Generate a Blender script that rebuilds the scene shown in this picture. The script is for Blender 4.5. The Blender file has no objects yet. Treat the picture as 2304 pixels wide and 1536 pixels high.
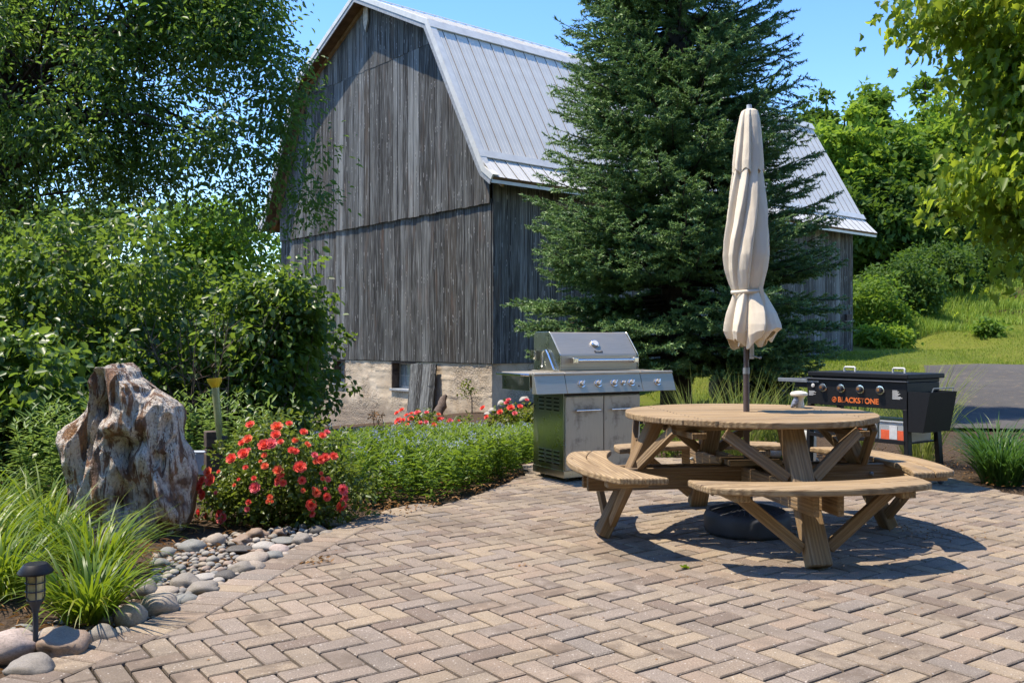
import bpy, math, random
import numpy as np
from mathutils import Vector, Matrix, noise, Euler
R_ = random.Random(7)
rng = np.random.default_rng(11)
rad = math.radians
sc = bpy.context.scene
COL = sc.collection
# ------------------------------------------------------------- camera, sky, sun
F_PX, CAM_H = 2060.0, 1.21
cam = bpy.data.cameras.new('camera'); cam.sensor_width = 36; cam.lens = F_PX / 2304 * 36
cam.clip_start = .05; cam.clip_end = 2000
camo = bpy.data.objects.new('camera', cam); COL.objects.link(camo)
camo.location = (0, 0, CAM_H); camo.rotation_euler = (rad(90), 0, 0)
sc.camera = camo
SUNV = Vector((-.42, .015, 1)).normalized()
SUN_EL = math.asin(SUNV.z); SUN_AZ = math.atan2(SUNV.x, SUNV.y)
w = bpy.data.worlds.new('World'); sc.world = w; w.use_nodes = True
nt = w.node_tree; nt.nodes.clear()
sky = nt.nodes.new('ShaderNodeTexSky'); sky.sky_type = 'NISHITA'; sky.sun_disc = False
sky.sun_elevation = SUN_EL; sky.sun_rotation = SUN_AZ
sky.air_density = 1.0; sky.dust_density = .1; sky.ozone_density = 2.5
hs = nt.nodes.new('ShaderNodeHueSaturation'); hs.inputs['Saturation'].default_value = 1.24; hs.inputs['Hue'].default_value = .508
bg = nt.nodes.new('ShaderNodeBackground'); bg.inputs[1].default_value = .15
wo = nt.nodes.new('ShaderNodeOutputWorld')
nt.links.new(sky.outputs[0], hs.inputs['Color']); nt.links.new(hs.outputs[0], bg.inputs[0]); nt.links.new(bg.outputs[0], wo.inputs[0])
sl = bpy.data.lights.new('sun', 'SUN'); sl.energy = 3.5; sl.angle = rad(.53); sl.color = (1, .895, .74)
so = bpy.data.objects.new('sun', sl); COL.objects.link(so)
so.rotation_euler = SUNV.to_track_quat('Z', 'Y').to_euler(); so.location = (0, 0, 30)
sc.view_settings.view_transform = 'Standard'; sc.view_settings.look = 'None'
sc.view_settings.exposure = 1.16; sc.view_settings.gamma = 1; sc.view_settings.use_curve_mapping = False
sc.cycles.max_bounces = 6; sc.cycles.transparent_max_bounces = 8; sc.cycles.diffuse_bounces = 3

# ------------------------------------------------------------- node helpers
class NM:
    def __init__(s, name):
        s.m = bpy.data.materials.new(name); s.m.use_nodes = True
        s.t = s.m.node_tree; s.t.nodes.clear()
        s.out = s.n('ShaderNodeOutputMaterial')
    def n(s, ty, **k):
        nd = s.t.nodes.new(ty)
        for a, v in k.items(): setattr(nd, a, v)
        return nd
    def l(s, a, b): s.t.links.new(a, b)
    def val(s, sock, v):
        if isinstance(v, (int, float)): sock.default_value = v
        elif isinstance(v, tuple): sock.default_value = v if len(v) == len(sock.default_value) else v + (1,)
        else: s.l(v, sock)
    def coord(s, kind='Object', scale=(1, 1, 1), off=None, rot=(0, 0, 0)):
        tc = s.n('ShaderNodeTexCoord'); mp = s.n('ShaderNodeMapping')
        s.l(tc.outputs[kind], mp.inputs[0]); mp.inputs['Scale'].default_value = scale; mp.inputs['Rotation'].default_value = rot
        if off is not None:
            cb = s.n('ShaderNodeCombineXYZ')
            for i in range(3):
                s.l(s.math('MULTIPLY', off, (37., 53., 71.)[i]), cb.inputs[i])
            s.l(cb.outputs[0], mp.inputs['Location'])
        return mp.outputs[0]
    def noise(s, vec, scale, detail=4, rough=.55, dist=0):
        nd = s.n('ShaderNodeTexNoise'); s.l(vec, nd.inputs['Vector'])
        nd.inputs['Scale'].default_value = scale; nd.inputs['Detail'].default_value = detail
        nd.inputs['Roughness'].default_value = rough; nd.inputs['Distortion'].default_value = dist
        return nd.outputs['Fac']
    def vor(s, vec, scale, feature='F1'):
        nd = s.n('ShaderNodeTexVoronoi', feature=feature); s.l(vec, nd.inputs['Vector']); nd.inputs['Scale'].default_value = scale
        return nd.outputs['Distance']
    def math(s, op, a, b=0.0, clamp=False):
        nd = s.n('ShaderNodeMath', operation=op); nd.use_clamp = clamp
        s.val(nd.inputs[0], a); s.val(nd.inputs[1], b); return nd.outputs[0]
    def ramp(s, f, stops, interp='LINEAR'):
        nd = s.n('ShaderNodeValToRGB'); nd.color_ramp.interpolation = interp
        e = nd.color_ramp.elements
        while len(e) > 1: e.remove(e[-1])
        for i, (p, c) in enumerate(stops):
            el = e[0] if i == 0 else e.new(p)
            el.position = p; el.color = (c, c, c, 1) if isinstance(c, (int, float)) else tuple(c) + (1,)
        s.val(nd.inputs[0], f); return nd.outputs[0]
    def mix(s, f, a, b, mode='MIX'):
        nd = s.n('ShaderNodeMix', data_type='RGBA', blend_type=mode)
        s.val(nd.inputs[0], f); s.val(nd.inputs[6], a); s.val(nd.inputs[7], b); return nd.outputs[2]
    def rnd(s):
        o = s.n('ShaderNodeObjectInfo').outputs['Random']; g = s.n('ShaderNodeNewGeometry').outputs['Random Per Island']
        return s.math('FRACT', s.math('ADD', o, g))
    def island(s): return s.n('ShaderNodeNewGeometry').outputs['Random Per Island']
    def bump(s, h, strength=.5, dist=.01, nrm=None):
        b = s.n('ShaderNodeBump'); b.inputs['Strength'].default_value = strength; b.inputs['Distance'].default_value = dist
        s.val(b.inputs['Height'], h)
        if nrm is not None: s.l(nrm, b.inputs['Normal'])
        return b.outputs[0]
    def bsdf(s, col, rough=.7, metal=0, nrm=None, spec=.5, **kw):
        p = s.n('ShaderNodeBsdfPrincipled')
        s.val(p.inputs['Base Color'], col); s.val(p.inputs['Roughness'], rough); s.val(p.inputs['Metallic'], metal)
        s.val(p.inputs['Specular IOR Level'], spec)
        for k, v in kw.items(): s.val(p.inputs[k.replace('_', ' ')], v)
        if nrm is not None: s.l(nrm, p.inputs['Normal'])
        return p.outputs[0]
    def fin(s, sh): s.l(sh, s.out.inputs[0]); return s.m

def simple(name, col, rough=.6, metal=0, spec=.5, var=.12, scale=30, bump=.0, **kw):
    m = NM(name); v = m.coord()
    f = m.noise(v, scale)
    c = m.mix(m.ramp(f, [(.3, 0), (.7, 1)]), tuple(x * (1 - var) for x in col), tuple(min(1, x * (1 + var)) for x in col))
    nb = m.bump(f, bump, .004) if bump else None
    rr = m.math('ADD', rough - .06, m.math('MULTIPLY', m.noise(v, scale * .3), .12))
    return m.fin(m.bsdf(c, rr, metal, nb, spec, **kw))

def leafmat(name, cols, trans, tf=.45, rough=.45, spec=.5, patch=1.3):
    m = NM(name); r = m.island(); v = m.coord()
    n = m.noise(v, patch, 2)
    f = m.math('ADD', m.math('MULTIPLY', r, .7), m.math('MULTIPLY', m.math('SUBTRACT', n, .35), 1.0), True)
    k = len(cols) - 1
    c = m.ramp(f, [(i / k, x) for i, x in enumerate(cols)])
    tr = m.n('ShaderNodeBsdfTranslucent'); m.val(tr.inputs[0], m.mix(.65, c, trans))
    p = m.bsdf(c, rough, 0, None, spec)
    mx = m.n('ShaderNodeMixShader'); mx.inputs[0].default_value = tf
    m.l(p, mx.inputs[1]); m.l(tr.outputs[0], mx.inputs[2])
    return m.fin(mx.outputs[0])

M = {}
# barn boards: silver-grey weathered softwood
def barnwood():
    m = NM('weathered_barn_board'); r = m.rnd()
    v = m.coord('Object', (14, 14, .55), r); vf = m.coord('Object', (60, 60, 1.6), r)
    g = m.noise(v, 1.0, 5, .6, .6); g2 = m.noise(vf, 1.0, 4, .6, .3)
    tone = m.ramp(r, [(0, (.052, .05, .045)), (.22, (.115, .117, .11)), (.42, (.07, .067, .06)), (.6, (.18, .183, .175)), (.74, (.105, .103, .095)), (.88, (.082, .07, .056)), (.94, (.24, .245, .235))], 'CONSTANT')
    c = m.mix(m.ramp(g, [(.36, 0), (.58, 1)]), m.mix(.8, tone, (.018, .015, .013)), tone)
    c = m.mix(m.ramp(g2, [(.52, 0), (.66, .7)]), c, (.36, .37, .36))
    vk = m.coord('Object', (9, 9, 2.2), r); kd = m.vor(vk, 1.15)
    c = m.mix(m.ramp(kd, [(.05, .95), (.11, 0)]), c, (.02, .017, .015))
    c = m.mix(m.ramp(kd, [(.10, 0), (.13, .75), (.18, 0)]), c, (.5, .49, .47))
    big = m.noise(m.coord('Object', (1, 1, .35)), .9, 3)
    c = m.mix(m.ramp(big, [(.5, 0), (.75, .45)]), c, (.05, .043, .038))
    c = m.mix(m.ramp(m.noise(m.coord('Object', (3, 3, .8), r), 1.2, 3), [(.58, 0), (.8, .5)]), c, (.17, .095, .055))
    b = m.bump(m.math('ADD', m.math('ADD', g, m.math('MULTIPLY', g2, .8)), m.ramp(kd, [(.05, -.0), (.12, .3), (.2, 0)])), .9, .02)
    return m.fin(m.bsdf(c, .78, 0, b, .25))
M['barn'] = barnwood()
def tablewood(nm, cols):
    m = NM(nm); r = m.rnd()
    v = m.coord('Object', (1.2, 22, 22), r); g = m.noise(v, 1, 4, .6, 1.1)
    vf = m.coord('Object', (3, 120, 120), r); g2 = m.noise(vf, 1, 3, .6, .2)
    wv = m.n('ShaderNodeTexWave', wave_type='BANDS', bands_direction='Y'); m.l(m.coord('Object', (.8, 9, 9), r), wv.inputs[0])
    wv.inputs['Scale'].default_value = 1.6; wv.inputs['Distortion'].default_value = 7; wv.inputs['Detail'].default_value = 2; wv.inputs['Detail Scale'].default_value = .9
    base = m.ramp(r, [(i / 2, c_) for i, c_ in enumerate(cols)])
    c = m.mix(m.ramp(g, [(.38, .55), (.6, 0)]), base, (.13, .08, .04))
    c = m.mix(m.math('MULTIPLY', m.ramp(wv.outputs['Fac'], [(.35, 0), (.9, .65)]), .9), c, (.17, .105, .052))
    c = m.mix(m.ramp(g2, [(.52, 0), (.78, .4)]), c, (.56, .46, .33))
    kd = m.vor(m.coord('Object', (2.2, 8, 8), r), 1.0)
    c = m.mix(m.ramp(kd, [(.04, .9), (.09, 0)]), c, (.06, .035, .02))
    st = m.noise(m.coord('Object', (1.5, 5, 5), r), 1.3, 3)
    c = m.mix(m.ramp(st, [(.56, 0), (.75, .5)]), c, (.12, .1, .085))
    b = m.bump(m.math('ADD', g, m.math('ADD', g2, m.math('MULTIPLY', wv.outputs['Fac'], .5))), .55, .006)
    return m.fin(m.bsdf(c, .72, 0, b, .3))
M['pine'] = tablewood('weathered_pine', [(.36, .245, .125), (.44, .31, .165), (.37, .27, .155)])
M['pined'] = tablewood('darker_brown_pine', [(.27, .175, .085), (.33, .22, .11), (.24, .165, .09)])  # same wood in darker browns, for legs, beams and top cleats
def paver():
    m = NM('concrete_paver'); r = m.rnd(); v = m.coord('Object')
    wc = m.n('ShaderNodeNewGeometry').outputs['Position']
    tone = m.ramp(r, [(0, (0.289, 0.228, 0.163)), (.16, (0.250, 0.198, 0.153)), (.32, (0.331, 0.255, 0.173)), (.46, (0.259, 0.200, 0.145)), (.58, (0.263, 0.212, 0.168)),
                      (.7, (0.293, 0.218, 0.156)), (.82, (0.188, 0.140, 0.106)), (.88, (0.324, 0.250, 0.186)), (.95, (0.224, 0.187, 0.153))], 'CONSTANT')
    n = m.noise(wc, 9, 4); n2 = m.noise(wc, 150, 3, .8); n3 = m.noise(wc, 1.1, 5, .6)
    c = m.mix(m.ramp(n, [(.35, .45), (.6, 0)]), tone, m.mix(.6, tone, (.15, .125, .10)))
    c = m.mix(m.ramp(n2, [(.32, .7), (.5, 0)]), c, (.10, .08, .06))
    c = m.mix(m.ramp(n2, [(.58, 0), (.68, .7)]), c, (.55, .48, .38))
    c = m.mix(m.ramp(n3, [(.5, 0), (.66, .55)]), c, (.12, .095, .07))
    sp = m.vor(wc, 34)
    c = m.mix(m.ramp(sp, [(.10, .55), (.14, 0)]), c, (.6, .55, .48))
    blot = m.noise(m.coord('Object', (1, 1, 1), r), 11, 3)
    sel = m.ramp(m.math('FRACT', m.math('MULTIPLY', r, 7.31)), [(.8, 0), (.83, 1)])
    c = m.mix(m.math('MULTIPLY', m.ramp(blot, [(.42, 0), (.62, .6)]), sel), c, (.12, .09, .065))
    b = m.bump(m.math('ADD', m.math('MULTIPLY', n2, .8), n), .6, .004)
    return m.fin(m.bsdf(c, .85, 0, b, .25))
M['paver'] = paver()
def soil(name, a, b_, c_, sc_=30):
    m = NM(name); v = m.n('ShaderNodeNewGeometry').outputs['Position']
    d = m.vor(v, sc_); n = m.noise(v, 60, 4, .7)
    c = m.mix(m.ramp(n, [(.35, 0), (.65, 1)]), a, b_)
    c = m.mix(m.ramp(d, [(.15, .6), (.4, 0)]), c, c_)
    return m.fin(m.bsdf(c, .95, 0, m.bump(m.math('ADD', n, d), .9, .02), .15))
M['soil'] = soil('garden_soil', (.045, .032, .022), (.12, .08, .05), (.02, .014, .01))
M['mulch'] = soil('bark_mulch', (.15, .07, .038), (.28, .15, .085), (.04, .02, .013), 45)
M['joint'] = soil('joint_sand', (.03, .024, .017), (.06, .048, .032), (.02, .018, .012), 90)
def lawn():
    m = NM('lawn_ground'); v = m.n('ShaderNodeNewGeometry').outputs['Position']
    n = m.noise(v, .5, 5, .6); n2 = m.noise(v, 9, 4, .7); n3 = m.noise(v, 70, 3, .7)
    c = m.mix(m.ramp(n, [(.35, 0), (.65, 1)]), (.15, .22, .025), (.26, .28, .04))
    c = m.mix(m.ramp(n2, [(.4, 0), (.7, .7)]), c, (.22, .2, .06))
    c = m.mix(m.ramp(n3, [(.35, .7), (.55, 0)]), c, (.07, .11, .015))
    return m.fin(m.bsdf(c, .95, 0, m.bump(m.math('ADD', n2, n3), 1, .05), .1))
M['lawn'] = lawn()
def asphalt():
    m = NM('asphalt'); v = m.n('ShaderNodeNewGeometry').outputs['Position']
    n = m.noise(v, 140, 3, .7); n2 = m.noise(v, .6, 5, .6); n3 = m.noise(v, 6, 4, .65)
    c = m.mix(m.ramp(n, [(.35, 0), (.7, 1)]), (.05, .046, .042), (.105, .098, .09))
    c = m.mix(m.ramp(n2, [(.45, 0), (.7, .5)]), c, (.12, .112, .10))
    c = m.mix(m.ramp(n3, [(.56, 0), (.7, .7)]), c, (.2, .155, .10))
    return m.fin(m.bsdf(c, .9, 0, m.bump(n, .6, .006), .2))
M['asphalt'] = asphalt()
def concrete():
    m = NM('pebbly_foundation_concrete'); v = m.n('ShaderNodeNewGeometry').outputs['Position']
    n = m.noise(v, 2.2, 5, .6); d = m.vor(v, 34); n2 = m.noise(v, 18, 4)
    sep = m.n('ShaderNodeSeparateXYZ'); m.l(v, sep.inputs[0])
    peb = m.ramp(m.noise(v, 1.4, 3), [(.42, 0), (.56, 1)])
    c = m.mix(m.ramp(n, [(.35, 0), (.65, 1)]), (.55, .43, .30), (.70, .58, .43))
    c = m.mix(m.math('MULTIPLY', m.ramp(d, [(.25, 0), (.6, .6)]), peb), c, (.2, .15, .105))
    c = m.mix(m.ramp(n2, [(.5, 0), (.8, .5)]), c, (.52, .48, .42))
    low = m.ramp(m.math('ADD', sep.outputs[2], m.math('MULTIPLY', n, .5)), [(0, .55), (.22, 0)])
    c = m.mix(low, c, (.2, .155, .12))
    h = m.math('MULTIPLY', m.math('SUBTRACT', 1, d), m.math('ADD', peb, .25))
    return m.fin(m.bsdf(c, .95, 0, m.bump(m.math('ADD', h, n2), .55, .015), .15))
M['concrete'] = concrete()
def steel(name, base=.62, rough=.28, dirt=.0, aniso=(1, 1, 30), tint=(1, .99, .97)):
    m = NM(name); v = m.coord('Object', aniso)
    n = m.noise(v, 6, 3, .6); v2 = m.coord(); n2 = m.noise(v2, 5, 5, .65)
    c = m.mix(m.ramp(n, [(.3, 0), (.7, 1)]), tuple(base * .92 * x for x in tint), tuple(base * 1.05 * x for x in tint))
    if dirt:
        c = m.mix(m.ramp(n2, [(.52, 0), (.68, dirt)]), c, (.10, .07, .045))
    met = m.math('SUBTRACT', 1.0, m.math('MULTIPLY', m.ramp(n2, [(.52, 0), (.68, 1)]), dirt * .8))
    rr = m.math('ADD', rough, m.math('MULTIPLY', n2, .12 + dirt * .25))
    return m.fin(m.bsdf(c, rr, met, m.bump(n, .06, .002), .5))
M['steel'] = steel('brushed_steel', .5, .5, 0, (1, 1, 30), (1, .9, .73)); M['chrome'] = steel('polished_steel', .75, .1)
M['steel_door'] = steel('stained_steel_door', .5, .42, .75, (20, 20, 1), (1, .93, .8)); M['steel_side'] = steel('dull_steel_side', .42, .2, .25, (20, 20, 1), (.97, 1, .88))
M['roof'] = simple('galvanised_roofing', (.60, .585, .54), .55, .0, .5, .06, 3)
M['trim_metal'] = simple('pale_metal_trim', (.68, .66, .6), .5, .1, .5, .1, 6)
M['soffit'] = simple('brown_soffit_wood', (.16, .095, .05), .8, 0, .3, .4, 6, .5)
M['rafter'] = simple('tan_rake_board', (.34, .22, .11), .75, 0, .3, .3, 8, .4)
M['whitewood'] = simple('flaking_white_wood', (.5, .45, .38), .8, 0, .3, .3, 10, .4)
M['black'] = simple('black_powder_coat', (.009, .009, .010), .5, 0, .3, .3, 60)
M['blackpl'] = simple('black_plastic', (.045, .05, .06), .6, 0, .5, .25, 8)
M['orange'] = simple('orange_print', (.75, .17, .03), .5)
M['whiteprint'] = simple('white_print', (.6, .6, .58), .6)
M['greytrim'] = simple('pale_grey_trim', (.25, .27, .28), .4, .3)
M['copper'] = simple('copper_knob_face', (.5, .22, .09), .3, .8)
M['canvas'] = None
def canvas():
    m = NM('cream_canvas'); v = m.coord(); n = m.noise(v, 5, 4); n2 = m.noise(v, 400, 2)
    c = m.mix(m.ramp(n, [(.35, 0), (.7, 1)]), (.84, .73, .56), (.89, .79, .63))
    c = m.mix(m.ramp(m.noise(v, 1.7, 4), [(.55, 0), (.75, .35)]), c, (.5, .41, .31))
    p = m.bsdf(c, .9, 0, m.bump(m.math('ADD', m.math('MULTIPLY', n2, .3), n), .3, .006), .2)
    tr = m.n('ShaderNodeBsdfTranslucent'); m.val(tr.inputs[0], c)
    mx = m.n('ShaderNodeMixShader'); mx.inputs[0].default_value = .12
    m.l(p, mx.inputs[1]); m.l(tr.outputs[0], mx.inputs[2]); return m.fin(mx.outputs[0])
M['canvas'] = canvas()
M['bronze'] = simple('bronze_pole_paint', (.10, .075, .07), .45, .2)
M['bark'] = simple('dark_bark', (.055, .042, .033), .9, 0, .2, .5, 14, .8)
M['barkgrey'] = simple('grey_twig_bark', (.13, .10, .085), .9, 0, .2, .4, 20, .6)
M['glass'] = simple('dusty_window_glass', (.22, .27, .31), .12, 0, .8, .35, 5)
M['sash'] = simple('grey_painted_sash', (.33, .35, .37), .7, 0, .3, .25, 20)
M['oldwood'] = simple('old_dark_wood', (.10, .075, .06), .85, 0, .25, .5, 12, .7)
M['yellow'] = simple('yellow_plastic', (.75, .55, .03), .4, 0, .5, .08, 8, Transmission_Weight=.25)
M['clear'] = simple('cloudy_plastic_tube', (.62, .62, .3), .25, 0, .5, .15, 20, Transmission_Weight=.55)
M['lens'] = simple('smoky_lamp_glass', (.75, .66, .36), .15, 0, .5, .15, 20, Transmission_Weight=.45)
M['bin'] = simple('translucent_bin_plastic', (.6, .62, .62), .3, 0, .5, .1, 6, Transmission_Weight=.45)
M['binorange'] = simple('orange_plastic', (.75, .12, .04), .5)
M['bindark'] = simple('slate_plastic', (.12, .16, .18), .5)
M['whitetank'] = simple('white_enamel', (.62, .62, .58), .4, 0, .5, .08, 8)
M['ceramic'] = simple('cream_ceramic', (.68, .64, .55), .3, 0, .5, .08, 12)
M['ceramicblue'] = simple('mottled_grey_ceramic', (.2, .22, .27), .4, 0, .5, .9, 60)
M['boxgrey'] = simple('grey_utility_plastic', (.42, .46, .5), .5)
def stone(name, cols, sc_=9):
    m = NM(name); r = m.rnd(); v = m.coord('Object', (1, 1, 1), r)
    k = len(cols); t = m.ramp(r, [(i / k, c) for i, c in enumerate(cols)], 'CONSTANT')
    n = m.noise(v, sc_, 5, .6, .4); n2 = m.noise(v, 150, 2, .7)
    c = m.mix(m.ramp(n, [(.35, .8), (.6, 0)]), t, m.mix(.6, t, (.1, .085, .07)))
    c = m.mix(m.ramp(m.noise(v, sc_ * 2.3, 4, .7, 1.), [(.52, 0), (.62, .5)]), c, m.mix(.5, t, (.6, .5, .38)))
    c = m.mix(m.ramp(n2, [(.55, 0), (.75, .5)]), c, (.55, .52, .48))
    c = m.mix(m.ramp(n2, [(.25, .4), (.42, 0)]), c, (.08, .07, .065))
    return m.fin(m.bsdf(c, .6, 0, m.bump(m.math('ADD', n, n2), .35, .006), .4))
M['stone'] = stone('river_stone', [(.3, .28, .24), (.36, .29, .21), (.23, .23, .21), (.4, .34, .27), (.27, .24, .19), (.37, .27, .2), (.2, .195, .18), (.42, .38, .32)])
M['s_pink'] = stone('pink_granite', [(.5, .39, .33)]); M['s_brown'] = stone('brown_fieldstone', [(.27, .18, .12)])
M['s_grey'] = stone('grey_stone', [(.25, .22, .18)]); M['s_blue'] = stone('blue_grey_stone', [(.21, .215, .195)])
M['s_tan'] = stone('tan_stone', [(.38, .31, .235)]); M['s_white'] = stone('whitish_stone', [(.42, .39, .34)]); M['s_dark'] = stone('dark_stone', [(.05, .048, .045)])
def petrified():
    m = NM('petrified_rock'); v = m.coord('Object', (1, 1, .17)); v1 = m.coord('Object')
    n = m.noise(v, 12, 6, .7, .7); n2 = m.noise(v1, 2.6, 4, .6, .8); n3 = m.noise(m.coord('Object', (1, 1, .2)), 34, 4, .7, .5); fine = m.noise(v1, 60, 4, .7)
    c = m.ramp(n2, [(.3, (.42, .2, .06)), (.43, (.26, .135, .07)), (.5, (.17, .10, .07)), (.6, (.3, .16, .075)), (.72, (.48, .25, .08))])
    wmask = m.math('MULTIPLY', m.ramp(n, [(.45, 0), (.49, 1)]), m.ramp(m.noise(v1, 3.4, 4, .6), [(.37, 0.0), (.45, 1)]))
    c = m.mix(m.math('MULTIPLY', wmask, m.ramp(fine, [(.34, .25), (.48, .95)])), c, (.76, .67, .55))
    c = m.mix(m.ramp(n3, [(.34, .85), (.45, 0)]), c, (.06, .04, .028))
    pt = m.n('ShaderNodeNewGeometry').outputs['Pointiness']
    c = m.mix(m.ramp(pt, [(.52, 0), (.6, .4)]), c, (.5, .42, .36))
    b = m.bump(m.math('ADD', n, m.math('ADD', m.math('MULTIPLY', n3, 1.), m.math('MULTIPLY', fine, .5))), 1., .04)
    return m.fin(m.bsdf(c, m.math('ADD', .45, m.math('MULTIPLY', fine, .4)), 0, b, .35))
M['rock'] = petrified()
# foliage
M['lilac'] = leafmat('lilac_leaf', [(.025, .06, .016), (.055, .11, .024), (.095, .17, .034), (.16, .25, .045)], (.3, .44, .045), .45, .38, .5, .8)
M['tree'] = leafmat('small_tree_leaf', [(.03, .065, .02), (.05, .105, .026), (.08, .155, .032), (.13, .21, .04)], (.3, .48, .06), .5, .4, .5, .6)
M['spruce'] = leafmat('spruce_needle', [(.065, .13, .055), (.11, .2, .078), (.16, .26, .10)], (.2, .34, .09), .35, .5, .4, 2.)
M['spruce_tip'] = leafmat('spruce_new_growth', [(.16, .27, .09), (.22, .35, .115), (.29, .42, .13)], (.12, .2, .06), .2, .5, .4, 2.)
M['maple'] = leafmat('maple_leaf', [(.06, .14, .02), (.11, .21, .022), (.18, .28, .028), (.32, .33, .03)], (.55, .66, .05), .6, .45, .4, 1.)
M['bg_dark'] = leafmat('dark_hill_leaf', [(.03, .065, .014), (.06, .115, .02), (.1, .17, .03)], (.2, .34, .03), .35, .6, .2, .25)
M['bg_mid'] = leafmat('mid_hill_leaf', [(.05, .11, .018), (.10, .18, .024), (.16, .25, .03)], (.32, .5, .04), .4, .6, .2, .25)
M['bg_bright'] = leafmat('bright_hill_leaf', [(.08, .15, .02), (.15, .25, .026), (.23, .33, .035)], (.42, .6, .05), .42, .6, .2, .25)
M['lily'] = leafmat('daylily_leaf', [(.05, .11, .008), (.10, .18, .012), (.17, .24, .018), (.3, .26, .04)], (.34, .45, .02), .4, .42, .4, 1.2)
M['lily_dark'] = leafmat('liriope_leaf', [(.03, .08, .015), (.055, .125, .022), (.09, .17, .03)], (.14, .3, .04), .35, .4, .45, 1.2)
M['orn'] = leafmat('ornamental_grass', [(.12, .19, .03), (.22, .28, .06), (.36, .36, .13)], (.4, .46, .1), .4, .5, .3, 2)
M['amso'] = leafmat('amsonia_leaf', [(.05, .10, .02), (.10, .18, .022), (.17, .26, .03)], (.34, .48, .03), .45, .42, .45, 1.1)
M['phlox'] = leafmat('pale_green_leaf', [(.09, .17, .04), (.15, .25, .05), (.22, .32, .07)], (.32, .45, .08), .4, .45, .4, 2)
M['roseleaf'] = leafmat('rose_leaf', [(.05, .085, .018), (.09, .14, .02), (.16, .19, .03)], (.3, .38, .04), .38, .4, .5, 3)
M['roseyoung'] = leafmat('yellow_green_rose_leaf', [(.08, .13, .018), (.14, .18, .02), (.2, .2, .03)], (.35, .4, .04), .4, .4, .5, 3)
M['bluefl'] = leafmat('pale_blue_petal', [(.3, .36, .55), (.42, .48, .66)], (.4, .46, .7), .3)
M['dry'] = leafmat('dead_leaf', [(.16, .075, .03), (.3, .17, .07), (.24, .13, .06)], (.3, .16, .05), .2, .8, .2, 3)
M['grassb'] = leafmat('meadow_grass', [(.13, .22, .03), (.22, .33, .045), (.36, .42, .11)], (.45, .58, .06), .35, .6, .2, .3)
M['lawnb'] = leafmat('lawn_blade', [(.13, .2, .02), (.22, .28, .03), (.33, .34, .08)], (.4, .5, .05), .35, .6, .2, .4)
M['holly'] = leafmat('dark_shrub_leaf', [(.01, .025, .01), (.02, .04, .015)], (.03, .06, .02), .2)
M['seed'] = simple('brown_seed_head', (.09, .05, .025), .9)
def petal(name, a, b):
    m = NM(name); r = m.rnd(); n = m.noise(m.coord(), 25, 3)
    c = m.mix(m.math('FRACT', m.math('MULTIPLY', r, 3.7)), a, b); c = m.mix(m.ramp(n, [(.4, 0), (.7, .35)]), c, (.85, .3, .26))
    tr = m.n('ShaderNodeBsdfTranslucent'); m.val(tr.inputs[0], c); p = m.bsdf(c, .6, 0, None, .3)
    mx = m.n('ShaderNodeMixShader'); mx.inputs[0].default_value = .3; m.l(p, mx.inputs[1]); m.l(tr.outputs[0], mx.inputs[2]); return m.fin(mx.outputs[0])
M['rose'] = petal('coral_rose_petal', (.9, .07, .055), (.95, .18, .1)); M['rosepink'] = petal('pink_rose_petal', (.85, .1, .14), (.92, .26, .26)); M['roseorange'] = petal('orange_coral_petal', (.92, .14, .06), (.95, .26, .1)); M['whitefl'] = petal('white_petal', (.8, .78, .72), (.8, .74, .66))

# ------------------------------------------------------------- object helpers
WM = {}
def tag(o, label=None, cat=None, group=None, kind=None):
    if label: o['label'] = label
    if cat: o['category'] = cat
    if group: o['group'] = group
    if kind: o['kind'] = kind
    return o
def place(o, mat, parent=None):
    COL.objects.link(o)
    if parent is not None:
        o.parent = parent; o.matrix_basis = WM[parent].inverted() @ mat
    else: o.matrix_basis = mat
    WM[o] = mat.copy(); return o
def thing(name, label, cat, loc, group=None):
    o = bpy.data.objects.new(name, None); o.empty_display_size = .2
    place(o, Matrix.Translation(loc)); return tag(o, label, cat, group)
def empty_part(name, parent, loc=None):
    o = bpy.data.objects.new(name, None); o.empty_display_size = .1
    return place(o, Matrix.Translation(loc) if loc is not None else WM[parent], parent)
def npmesh(name, V, Fs, mat, smooth=False):
    """V (n,3); Fs list of int arrays (m,k) of polygons."""
    me = bpy.data.meshes.new(name); V = np.asarray(V, np.float32)
    me.vertices.add(len(V)); me.vertices.foreach_set('co', V.ravel())
    Fs = [np.asarray(f, np.int32) for f in Fs if len(f)]
    loops = np.concatenate([f.ravel() for f in Fs]); tot = np.concatenate([np.full(len(f), f.shape[1], np.int32) for f in Fs])
    st = np.concatenate([[0], np.cumsum(tot)[:-1]]).astype(np.int32)
    me.loops.add(len(loops)); me.loops.foreach_set('vertex_index', loops)
    me.polygons.add(len(tot)); me.polygons.foreach_set('loop_start', st); me.polygons.foreach_set('loop_total', tot)
    if smooth: me.polygons.foreach_set('use_smooth', np.ones(len(tot), bool))
    me.materials.append(mat); me.update(calc_edges=True); return me
def npobj(name, V, Fs, mat, parent=None, smooth=False, origin=None):
    V = np.asarray(V, float)
    if origin is None: origin = Vector(((V[:, 0].min() + V[:, 0].max()) / 2, (V[:, 1].min() + V[:, 1].max()) / 2, V[:, 2].min()))
    origin = Vector(origin)
    o = bpy.data.objects.new(name, npmesh(name, V - np.array(origin), Fs, mat, smooth))
    return place(o, Matrix.Translation(origin), parent)
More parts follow.
